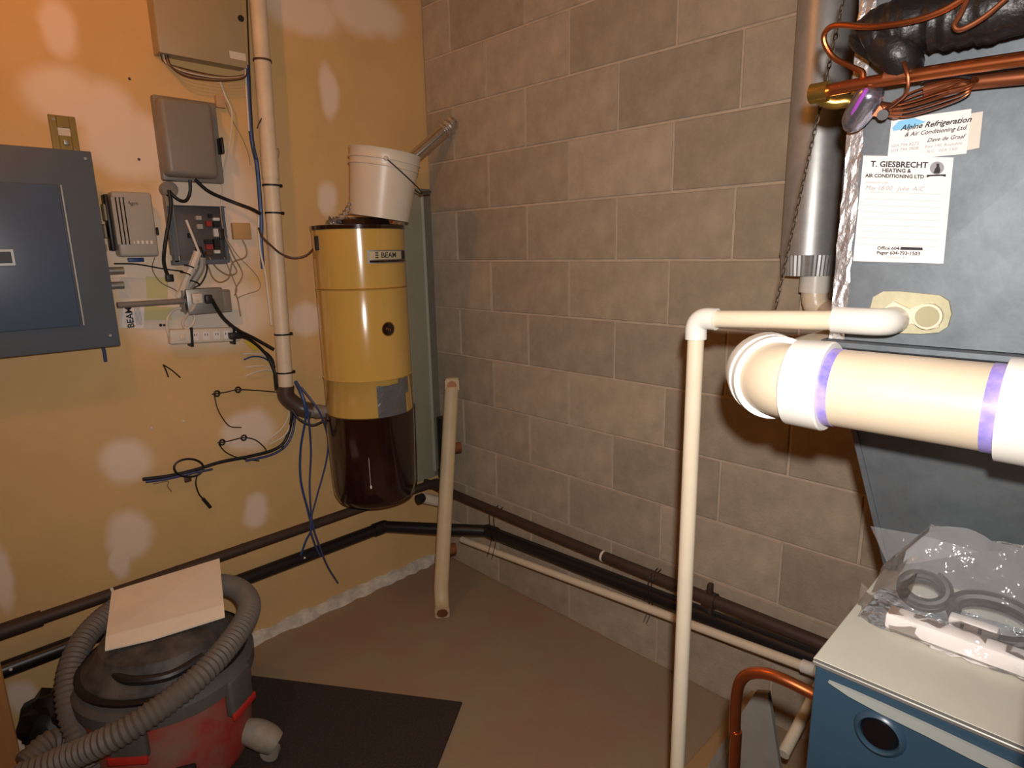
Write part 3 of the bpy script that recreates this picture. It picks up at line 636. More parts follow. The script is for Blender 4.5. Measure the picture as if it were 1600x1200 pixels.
MB().lathe([(VR+.003, VZ1-.016), (VR+.004, VZ1-.002), (VR-.006, VZ1), (VR-.012, VZ1-.004), (VR-.02, VZ1-.014)], VC, 56).build('top_rim', M_VACB, t)
MB().lathe([(VR-.02, VZ1-.015), (.115, VZ1+.002), (.108, VZ1+.018), (.095, VZ1+.024), (.01, VZ1+.025)], VC, 40).build('motor_cover', M_VACB, t)
def cyl_patch(px0, py0, px1, py1, off, na=10, nz=2):
    a = hit_cyl(px0, py0, VC, VR+off); b = hit_cyl(px1, py1, VC, VR+off)
    return ang_of(a, VC), ang_of(b, VC), a.z, b.z
def patch_mb(a0, a1, z0, z1, off, n=12, th=.0008, jag=0):
    mbx = MB(); vs, fs = [], []
    for i in range(n+1):
        a_ = a0+(a1-a0)*i/n
        for z, rr_ in ((z0, VR+off), (z1, VR+off)):
            zz = z+(random.uniform(-jag, jag) if jag else 0); vs.append(V((VC.x+rr_*math.cos(a_), VC.y+rr_*math.sin(a_), zz)))
    for i in range(n): fs.append((2*i, 2*i+1, 2*i+3, 2*i+2))
    return mbx.add(vs, fs)
a0, a1, z0, z1 = cyl_patch(573, 391, 633, 410, .002)
plate = patch_mb(a0, a1, z0, z1, .002).build('badge', M_STEEL, t)
da, dz = a1-a0, z0-z1
patch_mb(a0+da*.04, a1-da*.03, z0-dz*.10, z1+dz*.30, .0026).build('badge_face', mat('badge_tan', (200, 186, 150), .4), plate)
patch_mb(a0+da*.04, a1-da*.03, z1+dz*.24, z1+dz*.08, .0027).build('badge_stripe', M_VACB, plate)
patch_mb(a0+da*.80, a0+da*.97, z0-dz*.08, z1+dz*.28, .0029).build('badge_square', M_INK, plate)
def cmap(ua, uz, off): return lambda x, y: V((VC.x+(VR+off)*math.cos(ua+x/VR), VC.y+(VR+off)*math.sin(ua+x/VR), uz+y))
sgn = 1 if da > 0 else -1
text_mesh('BEAM', .026, lambda x, y: V((VC.x+(VR+.003)*math.cos(a0+da*.26+sgn*x/VR), VC.y+(VR+.003)*math.sin(a0+da*.26+sgn*x/VR), z1+dz*.42+y)), bold=.0004).build('lettering', M_INK, plate, smooth=False)
for k in range(3): patch_mb(a0+da*.15, a0+da*.21, z0-dz*(.16+.17*k), z0-dz*(.26+.17*k), .003, 3).build('logo_bar', M_INK, plate, smooth=False)
c = hit_cyl(607, 514, VC, VR); ac = ang_of(c, VC)
def disc_on_cyl(r_, off): 
    mbx = MB(); vs = [V((VC.x+(VR+off)*math.cos(ac), VC.y+(VR+off)*math.sin(ac), c.z))]+[V((VC.x+(VR+off)*math.cos(ac+r_*math.cos(k*math.pi/12)/VR), VC.y+(VR+off)*math.sin(ac+r_*math.cos(k*math.pi/12)/VR), c.z+r_*math.sin(k*math.pi/12))) for k in range(24)]
    return mbx.add(vs, [(0, 1+k, 1+(k+1) % 24) for k in range(24)])
em = disc_on_cyl(.0255, .001).build('round_emblem', M_BRASS, t)
disc_on_cyl(.022, .0016).build('emblem_field', M_VACB, em)
for k in range(3): patch_mb(ac-.07+k*.045, ac-.04+k*.045, c.z+.006-k*.003, c.z-.002-k*.003, .0024, 2).build('emblem_mark', M_RUST, em)
a0t, a1t, z0t, z1t = cyl_patch(588, 604, 636, 652, .002)
patch_mb(a0t, a1t, z0t, z1t, .0022, 14, jag=.003).build('tape_patch', M_TAPE, t)
a2t, a3t, z2t, z3t = cyl_patch(622, 592, 638, 612, .003); patch_mb(a2t, a3t, z2t, z3t, .003, 5, jag=.004).build('tape_patch', M_TAPE, t)
a4, a5, z4, z5 = cyl_patch(576, 716, 580, 764, .006)
patch_mb(a4, a5, z4, z5, .0085, 3, jag=.006).build('white_drip', M_CLIPW, t); patch_mb(a4-.01, a5+.02, z5+.012, z5+.002, .0085, 3, jag=.003).build('white_drip', M_CLIPW, t)
for (px, py) in ((497, 380), (512, 655)):
    q = hit_cyl(px if px < 600 else 637, py, VC, VR-.002); dv = V((q.x-VC.x, q.y-VC.y, 0)).normalized(); w_ = V((-dv.y, dv.x, 0))
    MB().box(-.006, .010, -.008, .008, -.024, .024, .002, 1, Matrix.Translation(q) @ Matrix(((dv.x, w_.x, 0, 0), (dv.y, w_.y, 0, 0), (0, 0, 1, 0), (0, 0, 0, 1)))).build('clip', M_DARK, t)
MB().box(.001, .06, VC.y-.06, VC.y+.06, 1.05, 1.25).build('wall_bracket', M_STEEL, t)
# pail on top
axis = (V((0, 0, 1))*math.cos(R(9))+RT*math.sin(R(9))); axis.normalize()
base = onp(593, 341, 0, VC.x+.06)
# seat the pail on the motor cover: slide along the view ray is fixed by the canister's own axis plane
side_ = axis.cross(FW).normalized(); fw_ = side_.cross(axis).normalized()
PM = Matrix(((side_.x, fw_.x, axis.x, base.x), (side_.y, fw_.y, axis.y, base.y), (side_.z, fw_.z, axis.z, base.z), (0, 0, 0, 1)))
t = thing('plastic_pail', base, 'white plastic pail tilted on top of the tan canister', 'pail')
PH, r0, r1 = .222, .103, .121
MB().lathe([(.001, 0), (r0, 0), (r0+.006, PH*.35), (r1-.005, PH-.055), (r1, PH-.054), (r1, PH-.050), (r1-.004, PH-.049), (r1-.003, PH-.034), (r1+.002, PH-.033), (r1+.002, PH-.029), (r1-.002, PH-.028), (r1, PH-.004), (r1+.003, PH), (r1-.004, PH), (r1-.006, PH-.02), (r0-.002, .006), (.001, .005)], seg=48, M=PM, close=True).build('body', M_PAIL, t, ang=60)
def pm(an, r_, z_): return PM @ V((r_*math.cos(an), r_*math.sin(an), z_))
an0 = min((abs((pm(k*.05, r1, PH-.04)-CP).length)+abs(0), k*.05) for k in range(126))[1]
camA = an0
e1, e2 = camA+.0, camA+math.pi
tocamp = (pm(an0, r1, 0)-pm(an0, 0, 0)).normalized()
sgnr = 1 if (pm(camA+.4, r1, 0)-pm(camA, r1, 0)).dot(RT) > 0 else -1
E1, E2 = pm(camA, r1+.006, PH-.032), pm(camA+math.pi, r1+.006, PH-.032)
MB().sphere(E1, .008, 10).build('ear', M_PAIL, t); MB().sphere(E2, .008, 10).build('ear', M_PAIL, t)
bail = [E1]+[pm(camA+sgnr*a_, r1+.010+.008*math.sin(a_), PH-.032-.085*math.sin(a_)) for a_ in [.3, .6, .9, 1.2, 1.5, 1.8, 2.2, 2.6, 2.9]]+[E2]
MB().tube(bail, .0022, 8, 4).build('bail', M_WIRE, t)
g = [pm(camA+sgnr*1.5, r1+.012+k*.012, PH-.115+.003*k) for k in range(4)]
MB().tube(g, .004, 8, 3).build('grip', M_WIRE, t)
# exhaust pipe from the pail to the block wall
t = thing('exhaust_pipe', pm(0, 0, PH), 'shiny silver exhaust pipe rising from the pail to the block wall', 'pipe')
w0 = B(711, 190, -.002); s0 = L(613, 276, .045)
MB().tube([V((.060, -.30, 1.46)), V((.050, -.20, 1.58)), s0.lerp(w0, -.12)+V((.008, 0, 0)), s0.lerp(w0, .2), s0.lerp(w0, .6), w0], .026, 28, 6).build('pipe', mat('bright_tin', (212, 206, 196), .22, 1.0), t)
dd_ = (w0-s0).normalized()
MB().tube([w0-dd_*.06, w0-dd_*.045, w0-dd_*.03, w0-dd_*.012], lambda q: .029+.004*math.sin(q*14), 22, 4).build('foil_wrap', M_FOIL, t)
t2 = thing('plastic_wrap', VC+V((0, 0, VZ1)), 'crumpled strip of clear plastic beside the pail on the canister', 'wrap')
random.seed(3)
pw = [hit_cyl(515, 352, VC, .14)+V((0, 0, .01)), L(528, 345, .26), L(540, 333, .26), L(546, 318, .26)]
MB().tube(pw, lambda q: .012*(1-q)+.004+.005*math.sin(q*40), 8, 8).build('crumple', M_CLEAR, t2)

# ================================================================== FLOOR THINGS
# black mat
c0, c1, c2 = F(390, 1058), F(722, 1100), F(685, 1200)
e_ = (c1-c0).normalized(); f_ = V((e_.y, -e_.x, 0))
if f_.dot(c2-c1) < 0: f_ = -f_
mq = [c1-e_*1.05, c1, c1+f_*.70, c1-e_*1.05+f_*.70]
# keep the far corner clear of the drywall
one(MB().slab([V((q.x, q.y, .001)) for q in mq if True], (0, 0, .007)), 'floor_mat', M_MAT, 'black rubber-backed mat on the concrete floor by the shop vacuum', 'mat', smooth=False)
# shop vacuum
SV = V((.425, -1.325, .008))
t = thing('shop_vacuum', SV, 'dusty red shop vacuum with black lid beside the drywall', 'vacuum')
MB().lathe([(.15, .035), (.185, .04), (.195, .07), (.205, .20), (.212, .285), (.214, .30)], (SV.x, SV.y, SV.z), 44).build('drum', M_RED, t)
MB().lathe([(.214, .285), (.222, .29), (.224, .325), (.216, .335), (.20, .345), (.19, .35)], (SV.x, SV.y, SV.z), 44).build('drum_rim', M_VACG, t)
MB().lathe([(.20, .345), (.196, .37), (.165, .40), (.15, .425), (.10, .445), (.001, .45)], (SV.x, SV.y, SV.z), 40).build('lid', M_VACK, t)
MB().lathe([(.205, .352), (.212, .356), (.212, .362), (.204, .366)], (SV.x, SV.y, SV.z), 44).build('lid_cord', M_BLACK, t)
ca = math.atan2(CP.y-SV.y, CP.x-SV.x)
def sv(an, r_, z): return V((SV.x+r_*math.cos(ca+an), SV.y+r_*math.sin(ca+an), SV.z+z))
for an in (.80, -.52, 2.4, 3.6):
    q = sv(an, .21, .27); M_ = Matrix.Translation(q) @ Matrix.Rotation(ca+an, 4, 'Z')
    l1 = MB().box(-.008, .018, -.045, .045, -.055, .055, .008, 3, M_).build('latch', M_VACG, t)
    MB().box(.012, .022, -.048, .048, -.062, -.040, .004, 2, M_).build('latch_bar', mat('latch_red', (196, 48, 40), .45), l1)
for an in (1.02, -1.0, 2.5, -2.4):
    q = sv(an, .205, .05); w_ = sv(an, .255, .026)
    leg = MB().tube([sv(an, .17, .10), sv(an, .215, .090), sv(an, .25, .070), sv(an, .272, .052)], lambda q: .030+.010*math.sin(q*math.pi*.9), 14, 5).build('caster_arm', M_DUSTY, t)
    ax = V((-math.sin(ca+an), math.cos(ca+an), 0)); MB().cyl(w_-ax*.012, w_+ax*.012, .026, 16).build('caster_wheel', M_DUSTY, leg)
# front fitting with ring
q = sv(.0, .205, .12); M_ = Matrix.Translation(q) @ Matrix.Rotation(ca-.25, 4, 'Z')
ft = MB().box(-.004, .012, -.03, .03, -.03, .03, .006, 2, M_).build('drain_fitting', M_DARK, t)
MB().tube([M_ @ V((.014, .014*math.cos(k*math.pi/6), .018*math.sin(k*math.pi/6))) for k in range(13)], .003, 6, 2).build('ring', M_STEEL, ft)
# lid handle hollow
MB().tube([sv(-.9, .15, .40), sv(-.5, .17, .40), sv(0, .175, .395), sv(.5, .17, .40)], .012, 10, 5).build('handle', M_DARK, t)
# hose
HZ = [(30, 1215, .27), (95, 1188, .29), (180, 1150, .33), (250, 1106, .36), (310, 1058, .385), (355, 1010, .40), (385, 965, .41), (388, 938, .415), (368, 918, .415), (330, 912, .41), (270, 915, .405), (215, 932, .40), (170, 958, .40), (130, 1000, .39), (110, 1050, .355), (110, 1105, .30), (124, 1150, .24), (140, 1190, .17), (150, 1225, .08)]
hp = smooth_path([F(*q) for q in HZ], 10)
# resample evenly, ribs 8 mm apart
ln = [0]
for a, b in zip(hp[:-1], hp[1:]): ln.append(ln[-1]+(b-a).length)
step = .0072; out = []; k = 0
for i in range(int(ln[-1]/step)):
    s_ = i*step
    while ln[k+1] < s_: k += 1
    f = (s_-ln[k])/max(1e-9, ln[k+1]-ln[k]); out.append(hp[k].lerp(hp[k+1], f))
NO = len(out)
th = thing('vacuum_hose', out[0], 'ribbed grey vacuum hose coiled round the shop vacuum lid', 'hose')
def hr(tq):
    i = int(round(tq*(NO-1))); return .0330 if i % 2 else .0280
MB().tube(out, hr, 18, 1).build('ribbed_hose', M_HOSE, th, ang=30)
MB().cyl(out[-1]+V((0, 0, .03)), out[-1]+(out[-1]-out[-8]).normalized()*.06, .037, 18).build('cuff', M_DARK, th)
# crossing lower part of hose under the diagonal
hp2 = [F(38, 1195, .20), F(80, 1160, .21), F(120, 1168, .16), F(190, 1188, .12), F(260, 1210, .08)]
MB().tube(hp2, lambda q: .0285+.0045*(1 if int(round(q*48)) % 2 else 0), 14, 12).build('ribbed_hose', M_HOSE, th, ang=30)
# black crumpled bag at the left
random.seed(11)
bmb = bmesh.new(); bmesh.ops.create_icosphere(bmb, subdivisions=3, radius=1)
cb = F(78, 1128, .10)
for q in bmb.verts: q.co = V((q.co.x*.09, q.co.y*.075, q.co.z*.095))*(1+random.uniform(-.16, .12))
one(MB().bm(bmb, Matrix.Translation(cb)), 'refuse_bag', M_BLACK, 'small crumpled black bag behind the hose beside the post', 'bag', ang=20)
# cardboard on top
t = thing('cardboard_sheet', F(260, 990, .47), 'folded piece of pale cardboard lying on the shop vacuum lid', 'cardboard')
Q = [F(177, 939, .475), F(344, 881, .50), F(352, 968, .455), F(165, 1021, .455)]
Q[0].z = .487
for q_ in Q: q_.z += .014
mid1, mid2 = Q[3].lerp(Q[0], .16), Q[2].lerp(Q[1], .14)
MB().slab([Q[0], Q[1], mid2, mid1], (0, 0, .005)).build('sheet', M_CARD, t, smooth=False)
MB().slab([mid1+V((0, 0, .001)), mid2+V((0, 0, .001)), Q[2]-V((0, 0, .008)), F(237, 1001, .458), Q[3]-V((0, 0, .008))], (0, 0, .005)).build('folded_edge', M_CARD, t, smooth=False)
MB().slab([Q[0]-V((0, 0, .007)), Q[1]-V((0, 0, .007)), mid2-V((0, 0, .012)), mid1-V((0, 0, .012))], (0, 0, .004)).build('under_layer', M_CARD, t, smooth=False)
# wood, board at the furnace foot
one(MB().box(1.515, 1.575, -.62, -.004, .001, .085, .002, 1), 'wood_sleeper', M_WOODL, 'short wooden sleeper on the floor running out from the block wall', 'timber')
bq = [B(1183, 1078, .46), B(1209, 1072, .44), B(1219, 1205, .47), B(1098, 1205, .50)]
bl = [V((q.x, -.47, q.z)) for q in bq]
low = [V((bl[2].x+.01, -.52, .002)), V((bl[3].x-.02, -.52, .002))]
one(MB().slab([bl[0], bl[1], bl[2], low[0], low[1], bl[3]], (0, .012, 0)), 'board_offcut', M_GREYB, 'grey board offcut standing on the floor left of the furnace', 'board', smooth=False)

# ================================================================== FURNACE
FX0, FX1, FY0, FY1, FZ = 1.982, 2.512, -.990, -.285, .950
t = thing('furnace', ((FX0+FX1)/2, (FY0+FY1)/2, 0), 'dark teal furnace cabinet with pale top and round sight glass', 'furnace')
MB().box(FX0, FX1, FY0+.012, FY1, .001, FZ-.004, .003, 1).build('cabinet', M_FURN, t)
MB().box(FX0-.002, FX1+.002, FY0+.004, FY1, FZ-.006, FZ, .001, 1).build('top_cover', M_FTOP, t)
dr = MB().box(FX0+.002, FX1-.002, FY0, FY0+.014, .35, FZ-.007, .003, 2).build('front_door', M_FURN, t)
MB().box(FX0+.002, FX1-.002, FY0, FY0+.014, .03, .345, .003, 2).build('lower_door', M_FURN, t)
MB().box(FX0-.001, FX1+.001, FY0-.002, FY0+.006, FZ-.006, FZ-.0005, .001, 1).build('front_lip', M_STEEL, t)
# tapering pale trim moulding across the door
def fp(px, py): q = onp(px, py, 1, FY0-.0015); return V((q.x, FY0-.0015, q.z))
st = [fp(1296, 1062), fp(1330, 1076), fp(1380, 1098), fp(1450, 1130), fp(1520, 1163), fp(1590, 1196)]
sb = [fp(1297, 1064), fp(1328, 1085), fp(1378, 1112), fp(1448, 1146), fp(1518, 1182), fp(1588, 1216)]
ext = FX1-.004
for lst in (st, sb): lst.append(V((ext, FY0-.0015, lst[-1].z+(lst[-1].z-lst[-2].z)/(lst[-1].x-lst[-2].x)*(ext-lst[-1].x)*.15)))
MB().slab(st+sb[::-1], (0, -.005, 0)).build('trim_moulding', M_BAND, dr)
gq = onp(1374, 1146, 1, FY0); rotf = Matrix.Translation(V((gq.x, FY0, gq.z))) @ Matrix.Rotation(R(90), 4, 'X')
bz = MB().lathe([(.027, 0), (.025, .004), (.0215, .006), (.0195, .003), (.0195, .0005)], M=rotf, seg=36, close=True).build('sight_glass_bezel', M_FURN, dr)
MB().lathe([(.0195, .0005), (.017, .003), (.001, .0045)], M=rotf, seg=30).build('sight_glass', M_GLASS, bz)
# grey upright beside the furnace at the frame's edge
one(MB().box(2.190, 2.235, -1.28, -1.235, 0.001, CZ-.001, .003, 1), 'support_post', M_BOXGREY, 'grey metal upright in front of the furnace right side', 'post')
# transition and plenum
PX0, PX1, PY0, PY1, PZ0, PZ1 = 1.888, 2.50, -.740, -.26, 1.292, 2.48
t = thing('plenum', ((PX0+PX1)/2, (PY0+PY1)/2, FZ), 'galvanised sheet metal plenum standing on the furnace', 'plenum')
tb = [V((1.982, -.690, FZ+.001)), V((2.50, -.690, FZ+.001)), V((2.50, PY1, FZ+.001)), V((1.986, PY1, FZ+.001))]
tt_ = [V((PX0+.004, PY0+.003, PZ0)), V((PX1, PY0+.003, PZ0)), V((PX1, PY1, PZ0)), V((PX0+.004, PY1, PZ0))]
cf = V((2.22, -.719, 1.14))
mb = MB().add(tb+tt_+[cf], [(0, 1, 8), (1, 5, 8), (5, 4, 8), (4, 0, 8), (1, 2, 6, 5), (2, 3, 7, 6), (3, 0, 4, 7), (4, 5, 6, 7), (3, 2, 1, 0)])
mb.build('transition', M_GALV, t, smooth=False)
e0_, e1_ = tb[0]+V((-.002, -.004, 0)), tt_[0]+V((-.002, -.004, 0))
MB().slab([e0_, e0_+V((.008, 0, 0)), e1_+V((.008, 0, 0)), e1_], (0, .02, 0)).build('corner_seam', M_GALV, t, smooth=False)
cx_, cz_ = 2.19, 1.62
fr = [V((PX0, PY0, PZ0+.012)), V((PX1, PY0, PZ0+.012)), V((PX1, PY0, PZ1)), V((PX0, PY0, PZ1)), V((cx_, PY0-.007, cz_))]
bk = [V((PX0, PY1, PZ0+.012)), V((PX1, PY1, PZ0+.012)), V((PX1, PY1, PZ1)), V((PX0, PY1, PZ1))]
MB().add(fr+bk, [(0, 1, 4), (1, 2, 4), (2, 3, 4), (3, 0, 4), (0, 3, 8, 5), (1, 6, 7, 2), (3, 2, 7, 8), (0, 5, 6, 1), (5, 8, 7, 6)]).build('casing', M_GALV, t, smooth=False)
MB().box(PX0-.010, PX1+.008, PY0-.012, PY1, PZ0, PZ0+.011, .002, 1).build('flange', M_GALV, t)
# crinkled foil tape down the casing's left edge
def strip(xa, xb, ya, z0, z1, nn, nx, amp):
    mbx = MB(); vs, fs = [], []
    for i in range(nn+1):
        for j in range(nx+1):
            vs.append(V((xa+(xb-xa)*j/nx+(random.uniform(-.001, .001) if 0 < j < nx else random.uniform(-.0015, .0015)), ya-random.uniform(0, amp), z0+(z1-z0)*i/nn)))
    for i in range(nn):
        for j in range(nx): a_ = i*(nx+1)+j; fs.append((a_, a_+1, a_+nx+2, a_+nx+1))
    return mbx.add(vs, fs)
strip(PX0-.001, PX0+.019, PY0-.0018, PZ0+.012, PZ1-.01, 70, 4, .0012).build('foil_tape', M_FOIL, t, smooth=False)
mbx = strip(PY0-.001, PY0+.03, 0, PZ0+.012, PZ1-.01, 70, 4, .0012); MB().add([V((PX0-.0015+q.y*.8, q.x, q.z)) for q in mbx.v], mbx.f).build('foil_tape', M_FOIL, t, smooth=False)
# drain port with putty
PYF = PY0-.0035
def pp(px, py, off=0.0): q = onp(px, py, 1, PYF-off); return q
ringp = [(1362, 480), (1366, 464), (1382, 455), (1410, 455), (1440, 458), (1470, 461), (1484, 470), (1488, 490), (1482, 510), (1468, 519), (1440, 521), (1410, 520), (1384, 517), (1366, 505)]
pt = MB().slab([pp(*q) for q in ringp], (0, -.006, 0)).build('putty_pad', M_PUTTY, t)
lug = [(1400, 470), (1425, 482), (1445, 474), (1464, 474), (1474, 490), (1470, 510), (1450, 515), (1428, 504), (1402, 515), (1385, 500), (1386, 480)]
MB().slab([pp(*q) + V((0, -.006, 0)) for q in lug], (0, -.006, 0)).build('port_boss', M_PVCC, pt)
cq = pp(1451, 494, .012); MB().cyl(cq, cq+V((0, -.008, 0)), .0165, 22).build('port_cap_ring', M_PVCC, pt); MB().cyl(cq+V((0, -.006, 0)), cq+V((0, -.0095, 0)), .0135, 22).build('port_cap', mat('cap_olive', (160, 152, 118), .6, var=.1), pt)
# condensate standpipe in white pvc
cy = -.800
ez = B(1100, 497, -cy); vx = B(1086, 560, -cy).x; hz = 1.331
t = thing('condensate_standpipe', (vx, cy, 0), 'white pvc standpipe rising from the floor and turning to the plenum', 'pipe')
jx = B(1313, 497, -cy).x; xe = B(1396, 495, .765).x
hz1 = B(1310, 500, -cy).z; hz0 = B(1120, 499, -cy).z
MB().cyl(V((vx, cy, .001)), V((vx, cy, hz0-.02)), .0133, 18).build('riser', M_PVCC, t)
MB().cyl(V((vx+.02, cy, hz0)), V((jx+.01, cy, hz1)), .0133, 18).build('arm', M_PVCC, t)
el = MB().tube([V((vx, cy, hz0-.034)), V((vx, cy, hz0-.016)), V((vx+.005, cy, hz0-.005)), V((vx+.016, cy, hz0)), V((vx+.034, cy, hz0))], .0172, 18, 5).build('elbow', M_PVC, t)
MB().tube([V((jx-.008, cy, hz1)), V((jx+.026, cy, hz1)), V((xe-.012, cy+.003, hz1)), V((xe-.002, cy+.012, hz1)), V((xe, cy+.026, hz1)), V((xe, cy+.040, hz1))], .0180, 18, 5).build('elbow', M_PVC, t)
MB().cyl(V((xe, cy+.038, hz1)), V((xe, PY0-.010, hz1)), .0150, 18).build('nipple', M_PVCC, t)
# big exhaust pipe
by, bz_ = -.950, 1.277
t = thing('flue_pipe', (1.95, by, bz_-.05), 'thick white pvc flue pipe with purple primer bands before the plenum', 'pipe')
RB = .0445
hx0, hx1 = B(1228, 600, -by).x+.010, B(1297, 610, -by).x
x2 = B(1568, 640, -by).x
MB().cyl(V((hx1-.01, by, bz_)), V((2.62, by, bz_)), RB, 36).build('pipe', M_PVCF, t)
pb1 = MB().cyl(V((hx1-.001, by, bz_)), V((hx1+.010, by, bz_)), RB+.0007, 36).build('primer_band', M_PRIMER, t)
MB().cyl(V((x2-.012, by, bz_)), V((x2+.001, by, bz_)), RB+.0007, 36).build('primer_band', M_PRIMER, t)
rx = Matrix.Rotation(R(90), 4, 'Y')
MB().lathe([(RB, hx0-.004), (RB+.007, hx0), (RB+.008, hx1-.002), (RB+.0065, hx1), (RB, hx1)], M=Matrix.Translation(V((0, by, bz_))) @ rx, seg=40, close=True).build('hub', M_PVC, t)
MB().lathe([(RB, x2-.0005), (RB+.007, x2), (RB+.008, x2+.10), (RB, x2+.102)], M=Matrix.Translation(V((0, by, bz_))) @ rx, seg=40, close=True).build('hub', M_PVC, t)
rc = .040
cc = V((hx0, by+rc, bz_)); arc = [cc+V((-rc*math.sin(a_), -rc*math.cos(a_), 0)) for a_ in [k*math.pi/4/6 for k in range(7)]]
MB().tube(arc, RB+.001, 36, 1).build('elbow', M_PVCF, t, ang=60)
ex = arc[-1]; ed = V((-.7071, .7071, 0))
def ring(a_, b_, r_, nm, m_): MB().cyl(ex+ed*a_, ex+ed*b_, r_, 40).build(nm, m_, t)
ring(-.003, .006, RB+.0080, 'elbow_lip', M_PVC); ring(.006, .015, RB+.0050, 'elbow_hub', M_PVCC); ring(.015, .020, RB+.0080, 'elbow_lip', M_PVC)
e2 = ex+ed*.020; c2 = e2+V((.7071, .7071, 0))*.06
arc2 = [c2+V((-math.cos(R(45)*(1-k/6))*.06, -math.sin(R(45)*(1-k/6))*.06, 0)) for k in range(7)]
MB().tube(arc2, RB+.0045, 36, 1).build('elbow', M_PVC, t, ang=60)
ex = arc2[-1]-V((0, .07, 0))
du = V((1.618, -.105, 0))
MB().tube([ex+V((0, .06, 0)), ex+V((0, .24, .0)), ex+V((-.03, .44, .0)), V((du.x+.07, -.13, bz_)), V((du.x+.03, -.114, bz_+.02)), V((du.x+.022, -.110, bz_+.08)), V((du.x+.022, -.110, 1.385))], .0300, 20, 6).build('rear_pipe', M_PVCC, t)
MB().cyl(V((du.x+.022, -.110, 1.325)), V((du.x+.022, -.110, 1.385)), .0345, 20).build('rear_coupling', M_PVC, t)
# round metal duct
t = thing('round_duct', (du.x, du.y, 1.36), 'round galvanised vent duct with crimped end near the block wall', 'duct')
DR = .0635
MB().cyl(V((du.x, du.y, 1.425)), V((du.x, du.y, CZ-.002)), DR, 40).build('duct', M_DUCT, t)
MB().cyl(V((du.x, du.y, 1.414)), V((du.x, du.y, 1.426)), DR+.002, 40).build('bead', M_DUCT, t)
ns = 80; vs_, fs_ = [], []
for zz, r_ in ((1.414, DR), (1.365, DR-.004)):
    for k in range(ns):
        rr_ = r_-(.0022 if k % 2 else 0); vs_.append(V((du.x+rr_*math.cos(2*math.pi*k/ns), du.y+rr_*math.sin(2*math.pi*k/ns), zz)))
for k in range(ns): fs_.append((k, (k+1) % ns, ns+(k+1) % ns, ns+k))
fs_.append(tuple(range(ns, 2*ns)))
MB().add(vs_, fs_).build('crimped_end', M_DUCT, t, smooth=False)
# papers on the plenum
def paper_on(name, label, quad, off, m):
    P = [onp(px, py, 1, PY0-off) for px, py in quad]
    t = thing(name, P[3], label, 'paper')
    MB().slab(P, (0, .0003, 0)).build('sheet', m, t, smooth=False)
    w = ((P[1]-P[0]).length+(P[2]-P[3]).length)/2; h = ((P[3]-P[0]).length+(P[2]-P[1]).length)/2
    def mp(u, v, lift=.0006):                      # u 0..1 rightwards, v 0..1 downwards
        q = (P[0].lerp(P[1], u)).lerp(P[3].lerp(P[2], u), v); return q+V((0, -lift, 0))
    return t, mp, w, h
def print_line(t, mp, w, h, s, u, v, size, m=None, align='LEFT', shear=0.0, bold=0.0, name='printed_line'):
    return text_mesh(s, size, lambda x, y: mp(u+x/w, v-y/h), align, shear, bold).build(name, m or M_INK, t, smooth=False)
one(MB().slab([onp(px, py, 1, PY0-.0045) for px, py in ((1512, 178), (1536, 174), (1530, 231), (1505, 236))], (0, .0003, 0)), 'paper_slip', M_PAPER2, 'blank paper slip showing behind the white business card', 'paper', smooth=False)
t, mp, w, h = paper_on('business_card', 'white business card with blue swash and script lettering on plenum', ((1393, 187), (1518, 170), (1510, 240), (1386, 252)), .0052, M_PAPER)
MB().slab([mp(.02, .20), mp(.10, .06), mp(.30, .03), mp(.46, .16), mp(.30, .26), mp(.04, .28)], (0, -.0001, 0)).build('blue_swash', M_INKB, t, smooth=False)
def ml(lift): return lambda u, v: mp(u, v, lift)
print_line(t, ml(.0009), w, h, 'Alpine Refrigeration', .14, .29, .0092, shear=.35, bold=.00022)
print_line(t, ml(.0009), w, h, '& Air Conditioning Ltd.', .20, .45, .0070, shear=.35, bold=.00012)
print_line(t, mp, w, h, 'Dave de Graaf', .50, .64, .0066, shear=.35, bold=.00008)
print_line(t, mp, w, h, 'Box 190, Rosedale', .48, .78, .0052, shear=.2, m=M_INKL)
print_line(t, mp, w, h, 'B.C.  V0X 1X0', .52, .90, .0052, m=M_INKL)
print_line(t, mp, w, h, '604 794 8272', .04, .68, .0056, m=M_INKL)
print_line(t, mp, w, h, '604 794 3808', .04, .79, .0056, m=M_INKL)
t, mp, w, h = paper_on('service_note', 'white service note sheet with printed heading taped on plenum', ((1349, 243), (1490, 246), (1474, 412), (1333, 408)), .0060, M_PAPER)
print_line(t, mp, w, h, 'T. GIESBRECHT', .10, .100, .0100, bold=.0003)
print_line(t, mp, w, h, 'HEATING &', .24, .148, .0066, bold=.00022)
print_line(t, mp, w, h, 'AIR CONDITIONING LTD', .050, .198, .0061, bold=.00022)
# emblem: ring with a plain figure and banner
def bl_(pts, m, name): MB().slab([mp(*q) for q in pts], (0, -.0001, 0)).build(name, m, t, smooth=False)
bl_([(.84+.075*math.cos(k*math.pi/10), .10+.060*math.sin(k*math.pi/10)) for k in range(20)], M_INKL, 'emblem_disc')
mpo = mp
def mp2(u, v): return mpo(u, v, .0009)
MB().slab([mp2(*q) for q in ((.83, .06), (.86, .06), (.865, .09), (.88, .12), (.87, .15), (.81, .15), (.82, .11), (.835, .09))], (0, -.0001, 0)).build('emblem_figure', M_INK, t, smooth=False)
MB().slab([mp2(*q) for q in ((.74, .165), (.94, .155), (.94, .18), (.90, .172), (.78, .178), (.74, .19))], (0, -.0001, 0)).build('emblem_banner', M_INK, t, smooth=False)
print_line(t, mp, w, h, 'WARRANTY LABEL', .06, .255, .0034, m=M_INKL)
print_line(t, mp, w, h, 'May 18/00   Julie  A/C', .06, .315, .0078, m=M_INKL, shear=.3)
